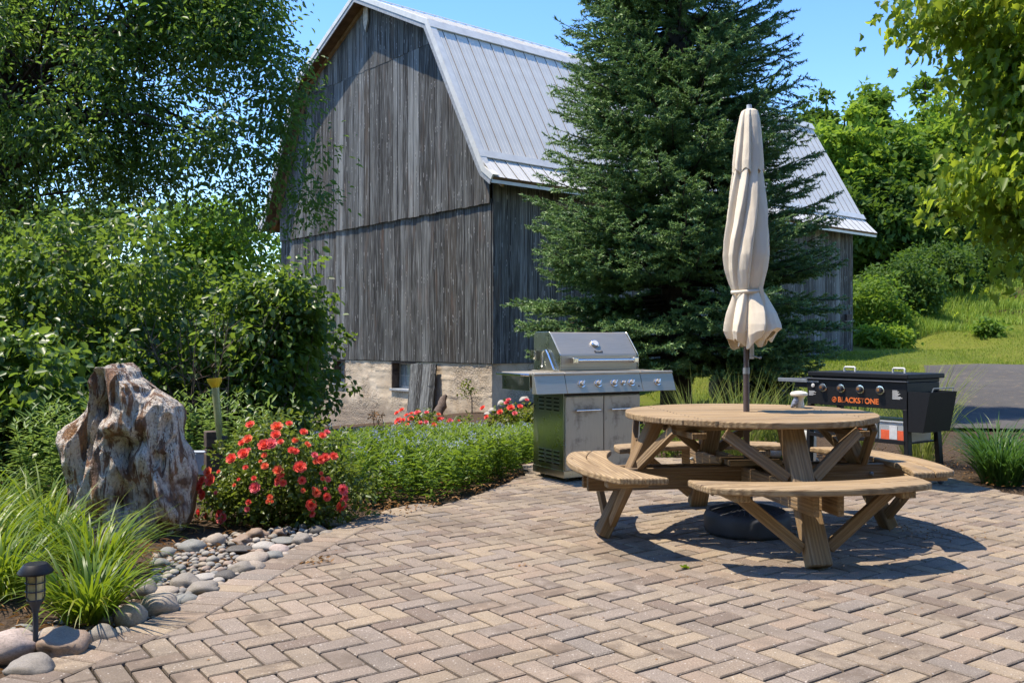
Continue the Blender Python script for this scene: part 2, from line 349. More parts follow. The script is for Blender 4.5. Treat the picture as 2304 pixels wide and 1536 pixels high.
class MB:
    def __init__(s): s.v = []; s.f = []
    def add(s, vs, fs):
        b = len(s.v); s.v += [tuple(x) for x in vs]; s.f += [tuple(i + b for i in f) for f in fs]; return s
    def box(s, lo, hi, fr=None):
        (x0, y0, z0), (x1, y1, z1) = lo, hi
        vs = [(x0, y0, z0), (x1, y0, z0), (x1, y1, z0), (x0, y1, z0), (x0, y0, z1), (x1, y0, z1), (x1, y1, z1), (x0, y1, z1)]
        if fr: vs = [fr(*v) for v in vs]
        return s.add(vs, [(0, 3, 2, 1), (4, 5, 6, 7), (0, 1, 5, 4), (1, 2, 6, 5), (2, 3, 7, 6), (3, 0, 4, 7)])
    def prism(s, poly, fr, a, b):
        """poly list of 2D points; fr(p, q, h) -> world; from h=a to h=b"""
        n = len(poly)
        vs = [fr(p, q, a) for p, q in poly] + [fr(p, q, b) for p, q in poly]
        return s.add(vs, [tuple(range(n))[::-1], tuple(range(n, 2 * n))] + [(i, (i + 1) % n, n + (i + 1) % n, n + i) for i in range(n)])
    def tube(s, pts, r, n=8, cap=True):
        pts = [Vector(p) for p in pts]; rs = r if isinstance(r, (list, tuple)) else [r] * len(pts)
        up = None; rings = []
        for i, p in enumerate(pts):
            d = (pts[min(i + 1, len(pts) - 1)] - pts[max(i - 1, 0)]).normalized()
            if up is None:
                up = Vector((0, 0, 1)) if abs(d.z) < .9 else Vector((1, 0, 0))
            a = d.cross(up).normalized(); b = a.cross(d).normalized(); up = b
            rings.append([p + (a * math.cos(2 * math.pi * k / n) + b * math.sin(2 * math.pi * k / n)) * rs[i] for k in range(n)])
        vs = [v for rg in rings for v in rg]; fs = []
        for i in range(len(pts) - 1):
            for k in range(n):
                fs.append((i * n + k, i * n + (k + 1) % n, (i + 1) * n + (k + 1) % n, (i + 1) * n + k))
        if cap: fs += [tuple(range(n)), tuple(range(len(vs) - n, len(vs)))[::-1]]
        return s.add(vs, fs)
    def lathe(s, prof, c, n=24, ax=None):
        """prof (r,h); ax = matrix mapping local z to world axis"""
        c = Vector(c); vs = []
        for r, h in prof:
            for k in range(n):
                v = Vector((r * math.cos(2 * math.pi * k / n), r * math.sin(2 * math.pi * k / n), h))
                vs.append(c + (ax @ v if ax is not None else v))
        fs = []
        for i in range(len(prof) - 1):
            for k in range(n): fs.append((i * n + k, i * n + (k + 1) % n, (i + 1) * n + (k + 1) % n, (i + 1) * n + k))
        fs += [tuple(range(n))[::-1], tuple(range(len(vs) - n, len(vs)))]
        return s.add(vs, fs)
    def build(s, name, mat, parent=None, smooth=False, origin=None, bevel=0, seg=2, basis=None):
        V = [Vector(v) for v in s.v]
        if basis is not None:
            me = bpy.data.meshes.new(name); me.from_pydata(s.v, [], s.f); Mx = basis
        else:
            if origin is None:
                xs, ys, zs = zip(*s.v); origin = ((min(xs) + max(xs)) / 2, (min(ys) + max(ys)) / 2, min(zs))
            Mx = Matrix.Translation(origin); og = Vector(origin)
            me = bpy.data.meshes.new(name); me.from_pydata([v - og for v in V], [], s.f)
        me.materials.append(mat)
        if smooth: me.polygons.foreach_set('use_smooth', [True] * len(me.polygons))
        me.update()
        o = place(bpy.data.objects.new(name, me), Mx, parent)
        if bevel:
            b = o.modifiers.new('edge', 'BEVEL'); b.width = bevel; b.segments = seg; b.limit_method = 'ANGLE'; b.angle_limit = rad(35)
        if smooth and smooth != 'full': 
            try: me.set_sharp_from_angle(angle=rad(40))
            except Exception: pass
        return o
def board(name, a, b, width, thick, mat, parent, up=(0, 0, 1), bevel=.004):
    """a straight board with its long axis on local X (grain), width on Y, thickness on Z"""
    a = Vector(a); b = Vector(b); x = (b - a).normalized(); z = Vector(up); z = (z - x * z.dot(x)).normalized(); y = z.cross(x)
    Mx = Matrix((x, y, z)).transposed().to_4x4(); Mx.translation = a
    L = (b - a).length
    return MB().box((0, -width / 2, -thick / 2), (L, width / 2, thick / 2)).build(name, mat, parent, basis=Mx, bevel=bevel, seg=1)

def UP(px, py, z=0.0):
    d = F_PX * (CAM_H - z) / (py - 768); return Vector(((px - 1152) / F_PX * d, d, z))
def PD(px, py, d): return Vector(((px - 1152) / F_PX * d, d, CAM_H + (768 - py) / F_PX * d))

# ------------------------------------------------------------- terrain
GP = np.array([(-3, 2, -.06), (0, 3, -.06), (3, 3, -.06), (5, 5, -.06), (0, 6, -.06), (3, 6, -.06), (1, 8, -.06), (2.5, 9, -.06), (-1.2, 4.5, -.06), (-1.0, 6, -.05), (0, 8, -.04), (6, 7, -.04), (8, 4, -.06), (-1.6, 3, -.06),
 (-2.5, 4.2, .02), (-2.5, 5.5, 0), (-2.5, 7.5, .02), (-1.3, 7.8, .02), (-1, 10, -.1), (-.2, 11.5, -.2), (-1.2, 11.3, -.22), (-2.1, 10, -.2), (.3, 10.5, -.1), (.4, 13, -.1), (-.4, 16.5, -.12), (-2.4, 18.6, -.5), (-4.3, 21.2, -.95), (-6.5, 24, -1.2), (-9, 19, -.8), (-8, 13, -.3), (-6, 9, -.05), (-5, 6, 0), (-3.5, 12, -.25), (-2, 14, -.3), (-5.6, 16, -.6),
 (1.2, 16.8, .15), (3.9, 19.4, .55), (9.3, 25.1, .88), (6.3, 21.6, .7), (3, 12.5, .15), (5, 14.5, .3), (4.5, 10.2, .02), (6, 12, .08), (8, 16, .33), (10, 21, .58), (13, 22.3, .6), (14, 16, .4), (9, 10, .05), (12, 26, .92), (17, 26, 1.05),
 (11, 28.5, 1.1), (12, 31, 1.9), (16.5, 30.5, 1.75), (17, 31.5, 2.3), (18.5, 33.5, 3.2), (16, 33.2, 2.9), (13, 32.5, 2.4), (15, 29.3, 1.45), (17, 29.5, 1.68), (20, 32, 3.), (14, 35, 3.1), (20, 36, 3.9), (12, 42, 3.2), (27, 30, 2.6), (25, 50, 7), (10, 62, 5), (0, 60, 2), (-20, 60, 0), (-20, 20, -.8), (30, 10, 1), (40, 70, 9), (-20, 3, 0), (20, 0, 0), (-60, 120, 1), (60, 120, 10), (0, 140, 4)])
def gz(x, y):
    x = np.asarray(x, float); y = np.asarray(y, float)
    d2 = (x[..., None] - GP[:, 0]) ** 2 + (y[..., None] - GP[:, 1]) ** 2 + .02
    w_ = d2 ** -1.7
    return (w_ * GP[:, 2]).sum(-1) / w_.sum(-1)
def gzf(x, y): return float(gz(np.array([x]), np.array([y]))[0])
def sheet(name, xs, ys, mat, dz=0., keep=None, kind='structure', bumpy=0.):
    X, Y = np.meshgrid(xs, ys); Z = gz(X, Y) + dz
    if bumpy: Z = Z + bumpy * (np.sin(X * 3.1 + Y * 1.7) * np.sin(Y * 2.3 - X) )
    V = np.stack([X, Y, Z], -1).reshape(-1, 3); nx = len(xs)
    i, j = np.meshgrid(np.arange(nx - 1), np.arange(len(ys) - 1)); a = (j * nx + i).ravel()
    F = np.stack([a, a + 1, a + nx + 1, a + nx], 1)
    if keep is not None:
        c = V[F].mean(1); F = F[keep(c[:, 0], c[:, 1])]
    o = npobj(name, V, [F], mat, None, True, (0, 0, 0)); return tag(o, None, None, None, kind)
xs = np.concatenate([[-400, -200, -100, -60, -40, -30], np.linspace(-25, 30, 160), [40, 60, 100, 200, 400]])
ys = np.concatenate([[-60, -20, -5], np.linspace(0, 45, 140), [50, 60, 80, 110, 140, 200, 300, 500, 800]])
sheet('ground', xs, ys, M['soil'])
def clipsheet(name, poly, mat, dz, step):
    """convex polygon cut out of a fine terrain grid"""
    import bmesh
    P = np.array(poly); 
    xs = np.arange(P[:, 0].min(), P[:, 0].max() + step, step); ys = np.arange(P[:, 1].min(), P[:, 1].max() + step, step)
    bm = bmesh.new(); X, Y = np.meshgrid(xs, ys); Z = gz(X, Y) + dz
    vv = [[bm.verts.new((X[j, i], Y[j, i], Z[j, i])) for i in range(len(xs))] for j in range(len(ys))]
    for j in range(len(ys) - 1):
        for i in range(len(xs) - 1): bm.faces.new((vv[j][i], vv[j][i + 1], vv[j + 1][i + 1], vv[j + 1][i]))
    n = len(poly)
    for k in range(n):
        a = Vector((*poly[k], 0)); b = Vector((*poly[(k + 1) % n], 0)); d = b - a
        bmesh.ops.bisect_plane(bm, geom=bm.verts[:] + bm.edges[:] + bm.faces[:], plane_co=a, plane_no=Vector((d.y, -d.x, 0)).normalized(), clear_outer=True)
    me = bpy.data.meshes.new(name); bm.to_mesh(me); bm.free(); me.materials.append(mat)
    me.polygons.foreach_set('use_smooth', [True] * len(me.polygons))
    o = place(bpy.data.objects.new(name, me), Matrix.Identity(4)); return tag(o, kind='structure')
clipsheet('lawn', [(2.2, 14.6), (5.4, 12.0), (9, 11), (60, 9), (60, 60), (-2, 60), (-2, 40)], M['lawn'], .03, .6)
clipsheet('driveway', [(5.3, 11.6), (12, 10.4), (40, 9), (45, 23.3), (13, 22.4), (9.9, 22.0)], M['asphalt'], .045, .5)
clipsheet('far_ground', [(-60, 24), (-7, 25), (-2, 40), (-2, 60), (-60, 60)], M['lawn'], .03, 1.2)
clipsheet('mulch_bed', [(-.7, 6.9), (.3, 8.2), (3.6, 8.4), (4.2, 6.6), (8, 5), (8.5, 10.5), (5.3, 11.6), (2.2, 13.8), (-.2, 9.2)], M['mulch'], .05, .25)

# ------------------------------------------------------------- patio with herringbone pavers
A_ = np.array((.8172, .5764)); B_ = np.array((-.5764, .8172)); BW = .1077
inner = [(-1.85, 2.6), (-1.74, 3.0), (-1.62, 3.3), (-1.5, 3.62), (-1.375, 3.94), (-1.31, 4.25), (-1.235, 4.62), (-1.16, 5.0), (-1.06, 5.47), (-.95, 5.95), (-.78, 6.42), (-.52, 6.78)]
edge_back = [(-.3, 7.2), (-.08, 7.74), (.12, 8.39), (.1, 9.0), (.6, 9.5), (1.3, 9.6), (1.87, 9.5), (2.44, 9.2), (3.08, 9.1), (3.64, 8.84), (3.9, 8.2), (3.95, 7.6), (4.1, 7.1), (4.6, 6.2), (5.4, 5.2), (5.6, 2.6)]
field = np.array(inner + edge_back)
def arc(pl, step):
    pl = np.array(pl); seg = np.linalg.norm(np.diff(pl, axis=0), axis=1); s = np.concatenate([[0], np.cumsum(seg)])
    t = np.arange(0, s[-1], step); return np.stack([np.interp(t, s, pl[:, 0]), np.interp(t, s, pl[:, 1])], 1)
def smooth(pl, k=2):
    pl = np.array(pl, float)
    for _ in range(k):
        q = [pl[0]]
        for a, b in zip(pl[:-1], pl[1:]): q += [a * .75 + b * .25, a * .25 + b * .75]
        q.append(pl[-1]); pl = np.array(q)
    return pl
sin_ = smooth(inner)
ip = arc(sin_, .1125)
tg = np.gradient(ip, axis=0); tg /= np.linalg.norm(tg, axis=1)[:, None]; nr = np.stack([-tg[:, 1], tg[:, 0]], 1)
op = ip + nr * .215
outer_all = np.concatenate([op, np.array(edge_back[1:])])
def inside(poly, p):
    c = False; n = len(poly); x, y = p
    for i in range(n):
        x0, y0 = poly[i]; x1, y1 = poly[(i + 1) % n]
        if (y0 > y) != (y1 > y) and x < (x1 - x0) * (y - y0) / (y1 - y0) + x0: c = not c
    return c
FP = [tuple(p) for p in np.concatenate([sin_, np.array(edge_back)])]
def clip(poly, a, b):
    """keep the side to the right of a->b (polygon runs clockwise)"""
    out = []; a = np.array(a); d = np.array(b) - a
    sgn = lambda p: d[0] * (p[1] - a[1]) - d[1] * (p[0] - a[0])
    for i in range(len(poly)):
        p, q = poly[i], poly[(i + 1) % len(poly)]; sp, sq = sgn(p), sgn(q)
        if sp <= 0: out.append(p)
        if sp * sq < 0: out.append(p + (q - p) * (sp / (sp - sq)))
    return out
def parea(p):
    p = np.array(p); return .5 * abs(np.dot(p[:, 0], np.roll(p[:, 1], 1)) - np.dot(p[:, 1], np.roll(p[:, 0], 1)))
PV = []
g = .0058
O_ = np.array((-.1005, 3.7575))
for i in range(-70, 90):
    for j in range(-80, 90):
        k = (i + j) % 4
        if k == 0: w2, h2 = 2, 1
        elif k == 2: w2, h2 = 1, 2
        else: continue
        c = O_ + A_ * (i + w2 / 2) * BW + B_ * (j + h2 / 2) * BW
        if c[1] < 2.9 or c[1] > 9.8 or abs(c[0]) > c[1] * .62 + .3: continue
        hx, hy = w2 * BW / 2 - g, h2 * BW / 2 - g
        poly = [c + A_ * sx * hx + B_ * sy * hy for sx, sy in ((-1, -1), (1, -1), (1, 1), (-1, 1))]
        ins = [inside(FP, p) for p in poly]
        if not any(ins) and not inside(FP, c): continue
        full = all(ins)
        if not full:
            for a, b in zip(FP[:-1], FP[1:]):
                a_, b_ = np.array(a), np.array(b); dd = b_ - a_; L = np.linalg.norm(dd)
                t = np.dot(c - a_, dd) / L / L
                if -.35 < t < 1.35 and abs(dd[0] * (c[1] - a_[1]) - dd[1] * (c[0] - a_[0])) / L < .16:
                    poly = clip(poly, a_ , b_)
                    if len(poly) < 3: break
            if len(poly) < 3 or parea(poly) < .0012: continue
        PV.append((c, poly, full, (w2, h2)))
for i in range(len(ip) - 1):
    q = [ip[i], ip[i + 1], op[i + 1], op[i]]; c = sum(q) / 4
    if c[1] < 2.95: continue
    PV.append((c, [c + (p - c) * .955 for p in q], False, None))
def paver_geo(poly, h=.055, ch=.006):
    c = sum(poly) / len(poly); ar = sum(np.cross(poly[i], poly[(i + 1) % len(poly)]) for i in range(len(poly)))
    if ar < 0: poly = poly[::-1]
    n = len(poly); vs = []
    for z, k in ((-h, 0), (-ch * .8, 0), (0, ch)):
        for p in poly:
            d = p - c; L = np.linalg.norm(d) + 1e-9; q = c + d * max(.3, (L - k * 1.5) / L); vs.append((q[0], q[1], z))
    fs = [tuple(range(2 * n, 3 * n))]
    for r in (0, 1):
        for i in range(n): fs.append((r * n + i, r * n + (i + 1) % n, (r + 1) * n + (i + 1) % n, (r + 1) * n + i))
    return vs, fs
patio = MB().prism([tuple(p) for p in np.concatenate([op, np.array(edge_back)])][::-1], lambda p, q, h: (p, q, h), -.09, -.017).build('patio', M['joint'])
tag(patio, 'herringbone patio of tan and grey concrete pavers', None, None, 'structure')
PV.sort(key=lambda e: math.hypot(*e[0]) if abs(e[0][0]) < e[0][1] * .575 and e[0][1] > 3.2 else 99)
shared = {}
stuff = MB()
for n_, (c, poly, full, wh) in enumerate(PV):
    dz = R_.gauss(0, .0011); tx, ty = R_.gauss(0, .006), R_.gauss(0, .006)
    if n_ < 298:
        if full:
            if wh not in shared:
                vs, fs = paver_geo([p - c for p in poly]); me = bpy.data.meshes.new('paver'); me.from_pydata(vs, [], fs); me.materials.append(M['paver']); me.update(); shared[wh] = me
            me = shared[wh]
        else:
            vs, fs = paver_geo([p - c for p in poly]); me = bpy.data.meshes.new('paver'); me.from_pydata(vs, [], fs); me.materials.append(M['paver']); me.update()
        place(bpy.data.objects.new('paver', me), Matrix.Translation((c[0], c[1], dz)) @ Euler((tx, ty, 0)).to_matrix().to_4x4(), patio)
    else:
        vs, fs = paver_geo(poly); stuff.add([(x, y, z + dz + (y - c[1]) * tx - (x - c[0]) * ty) for x, y, z in vs], fs)
tag(stuff.build('paver_field', M['paver'], patio, origin=(0, 0, 0)), kind='stuff')

# ------------------------------------------------------------- barn
BD = 17.0; G = Vector((-.647, .7625, 0)); S = Vector((.767, .6416, 0)); BP = Vector((-.0218 * BD, BD, 0)); NF = -S; NS = Vector((.647, -.7625, 0))
WT, SL = 8.55, 12.64
def bw(t, s, z): return BP + G * t + S * s + Vector((0, 0, z))
barn = thing('barn', 'weathered grey board barn with a pale metal gambrel roof', 'barn', bw(0, 0, -.2))
prof = [(-.47, 4.08), (-.2, 4.27), (-.06, 4.5), (1.58, 7.4), (4.275, 8.68)]
prof = prof + [(WT - t, z) for t, z in prof[-2::-1]]
pt_, pz_ = zip(*prof)
def roofz(t): return float(np.interp(t, pt_, pz_))
gable = empty_part('gable_wall', barn, bw(0, 0, .8)); sidew = empty_part('side_wall', barn, bw(0, 0, .8))
def plank_gable(t0, t1, z0, z1f, off, th=.022):
    cut = [t0] + [t for t in pt_ if t0 < t < t1] + [t1]
    top = [(t, z1f(t)) for t in cut]
    if max(z for t, z in top) - z0 < .05: return
    poly = [(t0, z0), (t1, z0)] + top[::-1]
    MB().prism(poly, lambda p, q, h: tuple(bw(p, h, q)), -off - th, -off).build('plank', M['barn'], gable, origin=tuple(bw((t0 + t1) / 2, -off, z0)))
for z0, z1f, off in ((.8, lambda t: 3.86, .0), (3.775, lambda t: min(7.2, roofz(t) - .015), .042), (7.2, lambda t: roofz(t) - .015, .05)):
    t = 0.0
    while t < WT - .02:
        ww = R_.choice((.15, .17, .19, .19, .22, .24)); t1 = min(t + ww, WT)
        if WT - t1 < .08: t1 = WT
        if z0 < 5 or (1.7 < t < 6.95):
            plank_gable(max(t, 1.72) if z0 > 7 else t, min(t1, 6.83) if z0 > 7 else t1, z0 + (R_.uniform(-.012, .008) if z0 > 3 else R_.uniform(-.006, .006)), z1f, off + R_.uniform(0, .009))
        t = t1 + R_.choice((.006, .009, .014))
s_ = 0.0
while s_ < SL - .02:
    ww = R_.choice((.2, .23, .26)); s1 = min(s_ + ww, SL)
    if SL - s1 < .1: s1 = SL
    o_ = R_.uniform(0, .008)
    MB().prism([(s_, .8), (s1, .8), (s1, 4.32), (s_, 4.32)], lambda p, q, h: tuple(bw(h, p, q)), -.022 - o_, -o_).build('plank', M['barn'], sidew, origin=tuple(bw(0, (s_ + s1) / 2, .8)))
    s_ = s1 + R_.choice((.006, .01, .014))
MB().box((-.03, -.02, .8), (-.0, .14, 3.8), lambda a, b, c: tuple(bw(a - .024, b, c))).build('corner_board', M['barn'], barn)
# inner walls (dark backing, other two sides) and foundation
core = MB(); core.prism([(.02, .75)] + [(t, z - .03) for t, z in prof if .02 < t < WT - .02] + [(WT - .02, .75)], lambda p, q, h: tuple(bw(p, h, q)), .03, SL - .03)
core.build('rear_walls', M['oldwood'], barn)
# foundation gable face: grid with form-board relief and two window openings
win = [(5.36, 5.88, .24, .785), (2.5, 3.4, .2, .785)]
NU, NV_ = 230, 60
U = np.linspace(0, WT, NU); Vz = np.linspace(-1.5, .8, NV_)
for a, b, c, d in win:
    for x in (a, b): U[np.argmin(abs(U - x))] = x
    for x in (c, d): Vz[np.argmin(abs(Vz - x))] = x
UU, VV = np.meshgrid(U, Vz)
rel = np.zeros_like(UU); RK = .5
for j in range(NV_):
    for i in range(NU):
        u, v = UU[j, i], VV[j, i]
        wob = .05 * noise.noise((u * .7, 3.1, v)) ; cc = (v + .035 * u + wob) / .19
        fr = cc - math.floor(cc); k = math.floor(cc)
        rel[j, i] = RK * .012 * noise.noise((k * 5.3, u * .4, 0)) + .014 * max(0, 1 - min(fr, 1 - fr) * 12) * (1 if noise.noise((k, u * .6, 9)) > -.1 else -1) + RK * .012 * noise.noise((u * 5, v * 5, 2)) + .05 * max(0, -.5 - v) * (1 + noise.noise((u * 3, v * 3, 5)))
V = np.stack([BP.x + G.x * UU - S.x * rel, BP.y + G.y * UU - S.y * rel, VV], -1).reshape(-1, 3)
i, j = np.meshgrid(np.arange(NU - 1), np.arange(NV_ - 1)); a0 = (j * NU + i).ravel()
F = np.stack([a0, a0 + 1, a0 + NU + 1, a0 + NU], 1)
cu = (U[:-1] + U[1:]) / 2; cv = (Vz[:-1] + Vz[1:]) / 2; CU, CV = np.meshgrid(cu, cv); keep = np.ones(CU.shape, bool)
for a, b, c, d in win: keep &= ~((CU > a) & (CU < b) & (CV > c) & (CV < d))
found = npobj('foundation', V, [F[keep.ravel()]], M['concrete'], barn, True)
fm = MB(); fm.box((-.0, 0.001, -1.5), (.3, SL, .795), lambda a, b, c: tuple(bw(a, b, c))).build('side_foundation', M['concrete'], barn)
for wi, (a, b, c, d) in enumerate(win):
    wp = empty_part('window', barn, bw((a + b) / 2, 0, c))
    jb = MB(); fr = lambda p, q, h: tuple(bw(p, q, h))
    for lo, hi in (((a, -.01, c), (a + .03, .24, d)), ((b - .03, -.01, c), (b, .24, d)), ((a + .03, -.01, d - .03), (b - .03, .24, d))): jb.box(lo, hi, fr)
    jb.build('frame', M['oldwood'], wp)
    MB().box((a - .03, -.05, c - .035), (b + .03, .24, c + .012), fr).build('sill', M['sash'], wp, bevel=.006)
    sb = MB(); nC = 2 if wi == 0 else 4; x0, x1, z0, z1 = a + .03, b - .03, c + .015, d - .03; y = .17
    for lo, hi in (((x0, y, z0), (x0 + .035, y + .03, z1)), ((x1 - .035, y, z0), (x1, y + .03, z1)), ((x0 + .035, y, z0), (x1 - .035, y + .03, z0 + .05)), ((x0 + .035, y, z1 - .035), (x1 - .035, y + .03, z1))): sb.box(lo, hi, fr)
    zm = (z0 + z1) / 2; sb.box((x0 + .035, y + .004, zm - .009), (x1 - .035, y + .024, zm + .009), fr)
    for k in range(1, nC):
        xk = x0 + (x1 - x0) * k / nC; ww = .026 if (k == 2 and nC == 4) else .009
        sb.box((xk - ww / 2 - .003, y + .002, z0 + .05), (xk + ww / 2 + .003, y + .026, z1 - .035), fr)
    sb.build('sash', M['sash'], wp)
    for k in range(nC):
        for zz in ((z0 + .05, zm), (zm, z1 - .035)):
            MB().box((x0 + (x1 - x0) * k / nC + .006, y + .012, zz[0] + .006), (x0 + (x1 - x0) * (k + 1) / nC - .006, y + .016, zz[1] - .006), fr).build('pane', M['glass'], wp)
    MB().box((a - .02, .3, c - .02), (b + .02, .32, d + .0), fr).build('room_shade_panel', M['s_dark'], wp)  # dark sheet, its colour stands in for the unlit space behind the panes
# hatch door: four old boards standing open against the foundation
hd = empty_part('hatch_door', barn, bw(2.1, -.1, -.3))
for k, (t0, t1) in enumerate(((1.66, 1.82), (1.83, 2.12), (2.13, 2.27), (2.28, 2.56))):
    MB().prism([(t0, -.45), (t1, -.45), (t1, .755 - .004 * k), (t0, .76)], lambda p, q, h: tuple(bw(p, -.055 - (.755 - q) * .1 - h, q)), 0, .028).build('plank', M['barn'], hd, bevel=.003, seg=1)
MB().box((1.68, -.108, .28), (1.9, -.1, .32), lambda a, b, c: tuple(bw(a, b - .02, c))).build('strap_hinge', M['black'], hd)
# roof
roof = empty_part('roof', barn, bw(4.275, 0, 8.7))
TH = .05
def offp(prof, th):
    out = []
    for i in range(len(prof)):
        a = Vector(prof[max(i - 1, 0)]); b = Vector(prof[min(i + 1, len(prof) - 1)]); d = (b - a).normalized(); nrm = Vector((-d.y, d.x)); out.append((prof[i][0] + nrm.x * th, prof[i][1] + nrm.y * th))
    return out
rr = [(t, z) for t, z in prof]; ro = offp(rr, .09)
deck = MB(); n = len(rr)
for i in range(n - 1):
    q = [rr[i], rr[i + 1], ro[i + 1], ro[i]]
    deck.prism(q, lambda p, q_, h: tuple(bw(p, h, q_)), -.385, SL + .385)
deck.build('roof_deck', M['soffit'], roof)
def panels(i0, i1, lab, s0=-.4, s1=SL + .4, flat=False):
    a = Vector(ro[i0]); b = Vector(ro[i1]); d = (b - a); L = d.length; d.normalize(); nr2 = Vector((-d.y, d.x))
    s = s0
    while s < s1 - .05:
        e = min(s + .3, s1); mb = MB(); x = s; pr = []
        while x < e - 1e-4:
            for dx, hh in ((0, .012), (.002, .02), (.012, .021), (.03, .008), (.105, .008), (.115, .013), (.125, .008), (.195, .008), (.205, .013), (.215, .008), (.27, .008), (.288, .018)):
                if x + dx <= e: pr.append((x + dx, hh))
            x += .3
        pr = [p for p in pr if p[0] <= e - .014]; pr.append((e - .012, .008)); pr.append((e - .011, -.012)); vs = []
        for sx, hh in pr:
            for base in (a, b):
                p = base + nr2 * hh; vs.append(bw(p.x, sx, p.y))
        fs = [(2 * k, 2 * k + 1, 2 * k + 3, 2 * k + 2) for k in range(len(pr) - 1)]
        mb.add(vs, fs).build('roof_panel', M['roof'], roof); s = e
panels(0, 2, 'flare'); panels(2, 3, 'main'); panels(3, 4, 'upper'); panels(4, 5, 'u'); panels(5, 6, 'm'); panels(6, 8, 'f')
def trimstrip(i0, i1, s0, s1, w_, h_, mat, name, at=0., lift=.03):
    """flashing lying on the roof along s at fraction `at` of the slope"""
    a = Vector(ro[i0]); b = Vector(ro[i1]); d = (b - a).normalized(); nn = Vector((-d.y, d.x)); c = a + (b - a) * at
    q = [c - d * w_ / 2 + nn * lift, c + d * w_ / 2 + nn * lift, c + d * w_ / 2 + nn * (lift + h_), c - d * w_ / 2 + nn * (lift + h_)]
    MB().prism([tuple(x) for x in q], lambda p, q_, h: tuple(bw(p, h, q_)), s0, s1).build(name, mat, roof)
trimstrip(2, 3, -.42, SL + .42, .16, .02, M['trim_metal'], 'flashing', .025); trimstrip(2, 3, -.42, SL + .42, .2, .025, M['trim_metal'], 'flashing', .975); trimstrip(3, 4, -.42, SL + .42, .1, .02, M['trim_metal'], 'ridge_cap', .99)
# rake trim along the gable edge: metal drip over dark board
rake = MB(); board_ = MB(); lower = MB()
for i in range(n - 1):
    a, b = rr[i], rr[i + 1]; a2, b2 = ro[i], ro[i + 1]
    mid = lambda p, q, f: (p[0] + (q[0] - p[0]) * f, p[1] + (q[1] - p[1]) * f)
    top_a, top_b = mid(a, a2, 1.45), mid(b, b2, 1.45); m_a, m_b = mid(a, a2, .3), mid(b, b2, .3); lo_a, lo_b = mid(a, a2, -.7), mid(b, b2, -.7)
    rake.prism([m_a, m_b, top_b, top_a], lambda p, q, h: tuple(bw(p, h, q)), -.425, -.39)
    lower.prism([lo_a, lo_b, m_b, m_a], lambda p, q, h: tuple(bw(p, h, q)), -.412, -.388)
    in_a, in_b = mid(a, a2, -.9), mid(b, b2, -.9)
    board_.prism([in_a, in_b, mid(a, a2, -.05), mid(b, b2, -.05)][0:2] + [mid(b, b2, -.03), mid(a, a2, -.03)], lambda p, q, h: tuple(bw(p, h, q)), -.13, -.075)
    # lip on top of the first 12 cm of sheet
rake.build('rake_trim', M['trim_metal'], roof); lower.build('rake_board', M['sash'], roof); board_.build('rafter', M['rafter'], roof)
trim2 = MB()
for i in range(n - 1):
    a2, b2 = ro[i], ro[i + 1]; d = Vector((b2[0] - a2[0], b2[1] - a2[1])).normalized(); nn = Vector((-d.y, d.x))
    q = [(a2[0] + nn.x * .032, a2[1] + nn.y * .032), (b2[0] + nn.x * .032, b2[1] + nn.y * .032), (b2[0] + nn.x * .045, b2[1] + nn.y * .045), (a2[0] + nn.x * .045, a2[1] + nn.y * .045)]
    trim2.prism(q, lambda p, q_, h: tuple(bw(p, h, q_)), -.42, -.27)
trim2.build('rake_cap', M['trim_metal'], roof)
ev = MB()
for tt in (rr[0][0], WT - rr[0][0]):
    sgn = -1 if tt < 0 else 1
    ev.box((tt + (-.02 if sgn < 0 else 0), -.4, 4.05), (tt + (0 if sgn < 0 else .02), SL + .4, 4.17), lambda a, b, c: tuple(bw(a, b, c)))
ev.build('eave_trim', M['trim_metal'], roof)
MB().prism([(4.18, 8.25), (4.28, 8.02), (4.37, 8.25), (4.37, 8.62), (4.18, 8.62)], lambda p, q, h: tuple(bw(p, h, q)), -.13, -.085).build('ridge_post', M['whitewood'], barn, bevel=.004, seg=1)
MB().box((-.1, SL - .42, 1.78), (-.034, SL - .2, 1.95), lambda a, b, c: tuple(bw(a, b, c))).build('wall_box', M['oldwood'], barn, bevel=.004)
MB().box((-.16, SL - .44, 1.74), (-.034, SL - .18, 1.775), lambda a, b, c: tuple(bw(a, b, c))).build('ledge', M['whitewood'], barn)

# ------------------------------------------------------------- foliage builders
TPL = {
 'oval': (np.array([(0, 0, 0), (.3, -.46, .1), (.68, -.38, .08), (1, 0, -.14), (.68, .38, .08), (.3, .46, .1)]), [(0, 1, 2, 3), (0, 3, 4, 5)]),
 'dia': (np.array([(0, 0, 0), (.42, -.5, .1), (1, 0, -.1), (.42, .5, .1)]), [(0, 1, 2), (0, 2, 3)]),
 'lance': (np.array([(0, 0, 0), (.35, -.5, .03), (.4, 0, -.06), (.35, .5, .03), (1, 0, -.2)]), [(0, 1, 2), (0, 2, 3), (2, 1, 4), (2, 4, 3)]),
 'needle': (np.array([(0, -.5, 0), (0, .5, 0), (1, 0, 0)]), [(0, 1, 2)]),
 'maple': (np.array([(0, 0, 0), (.12, -.3, .1), (-.02, -.5, .06), (.3, -.4, .14), (.42, -.6, .02), (.52, -.26, .12), (.74, -.26, .0), (1.08, 0, -.3), (.74, .26, 0), (.52, .26, .12), (.42, .6, .02), (.3, .4, .14), (-.02, .5, .06), (.12, .3, .1)]), [(0, 1, 2, 3, 4, 5, 6, 7), (0, 7, 8, 9, 10, 11, 12, 13)]),
}
def nz(a): return a / (np.linalg.norm(a, axis=-1, keepdims=True) + 1e-9)
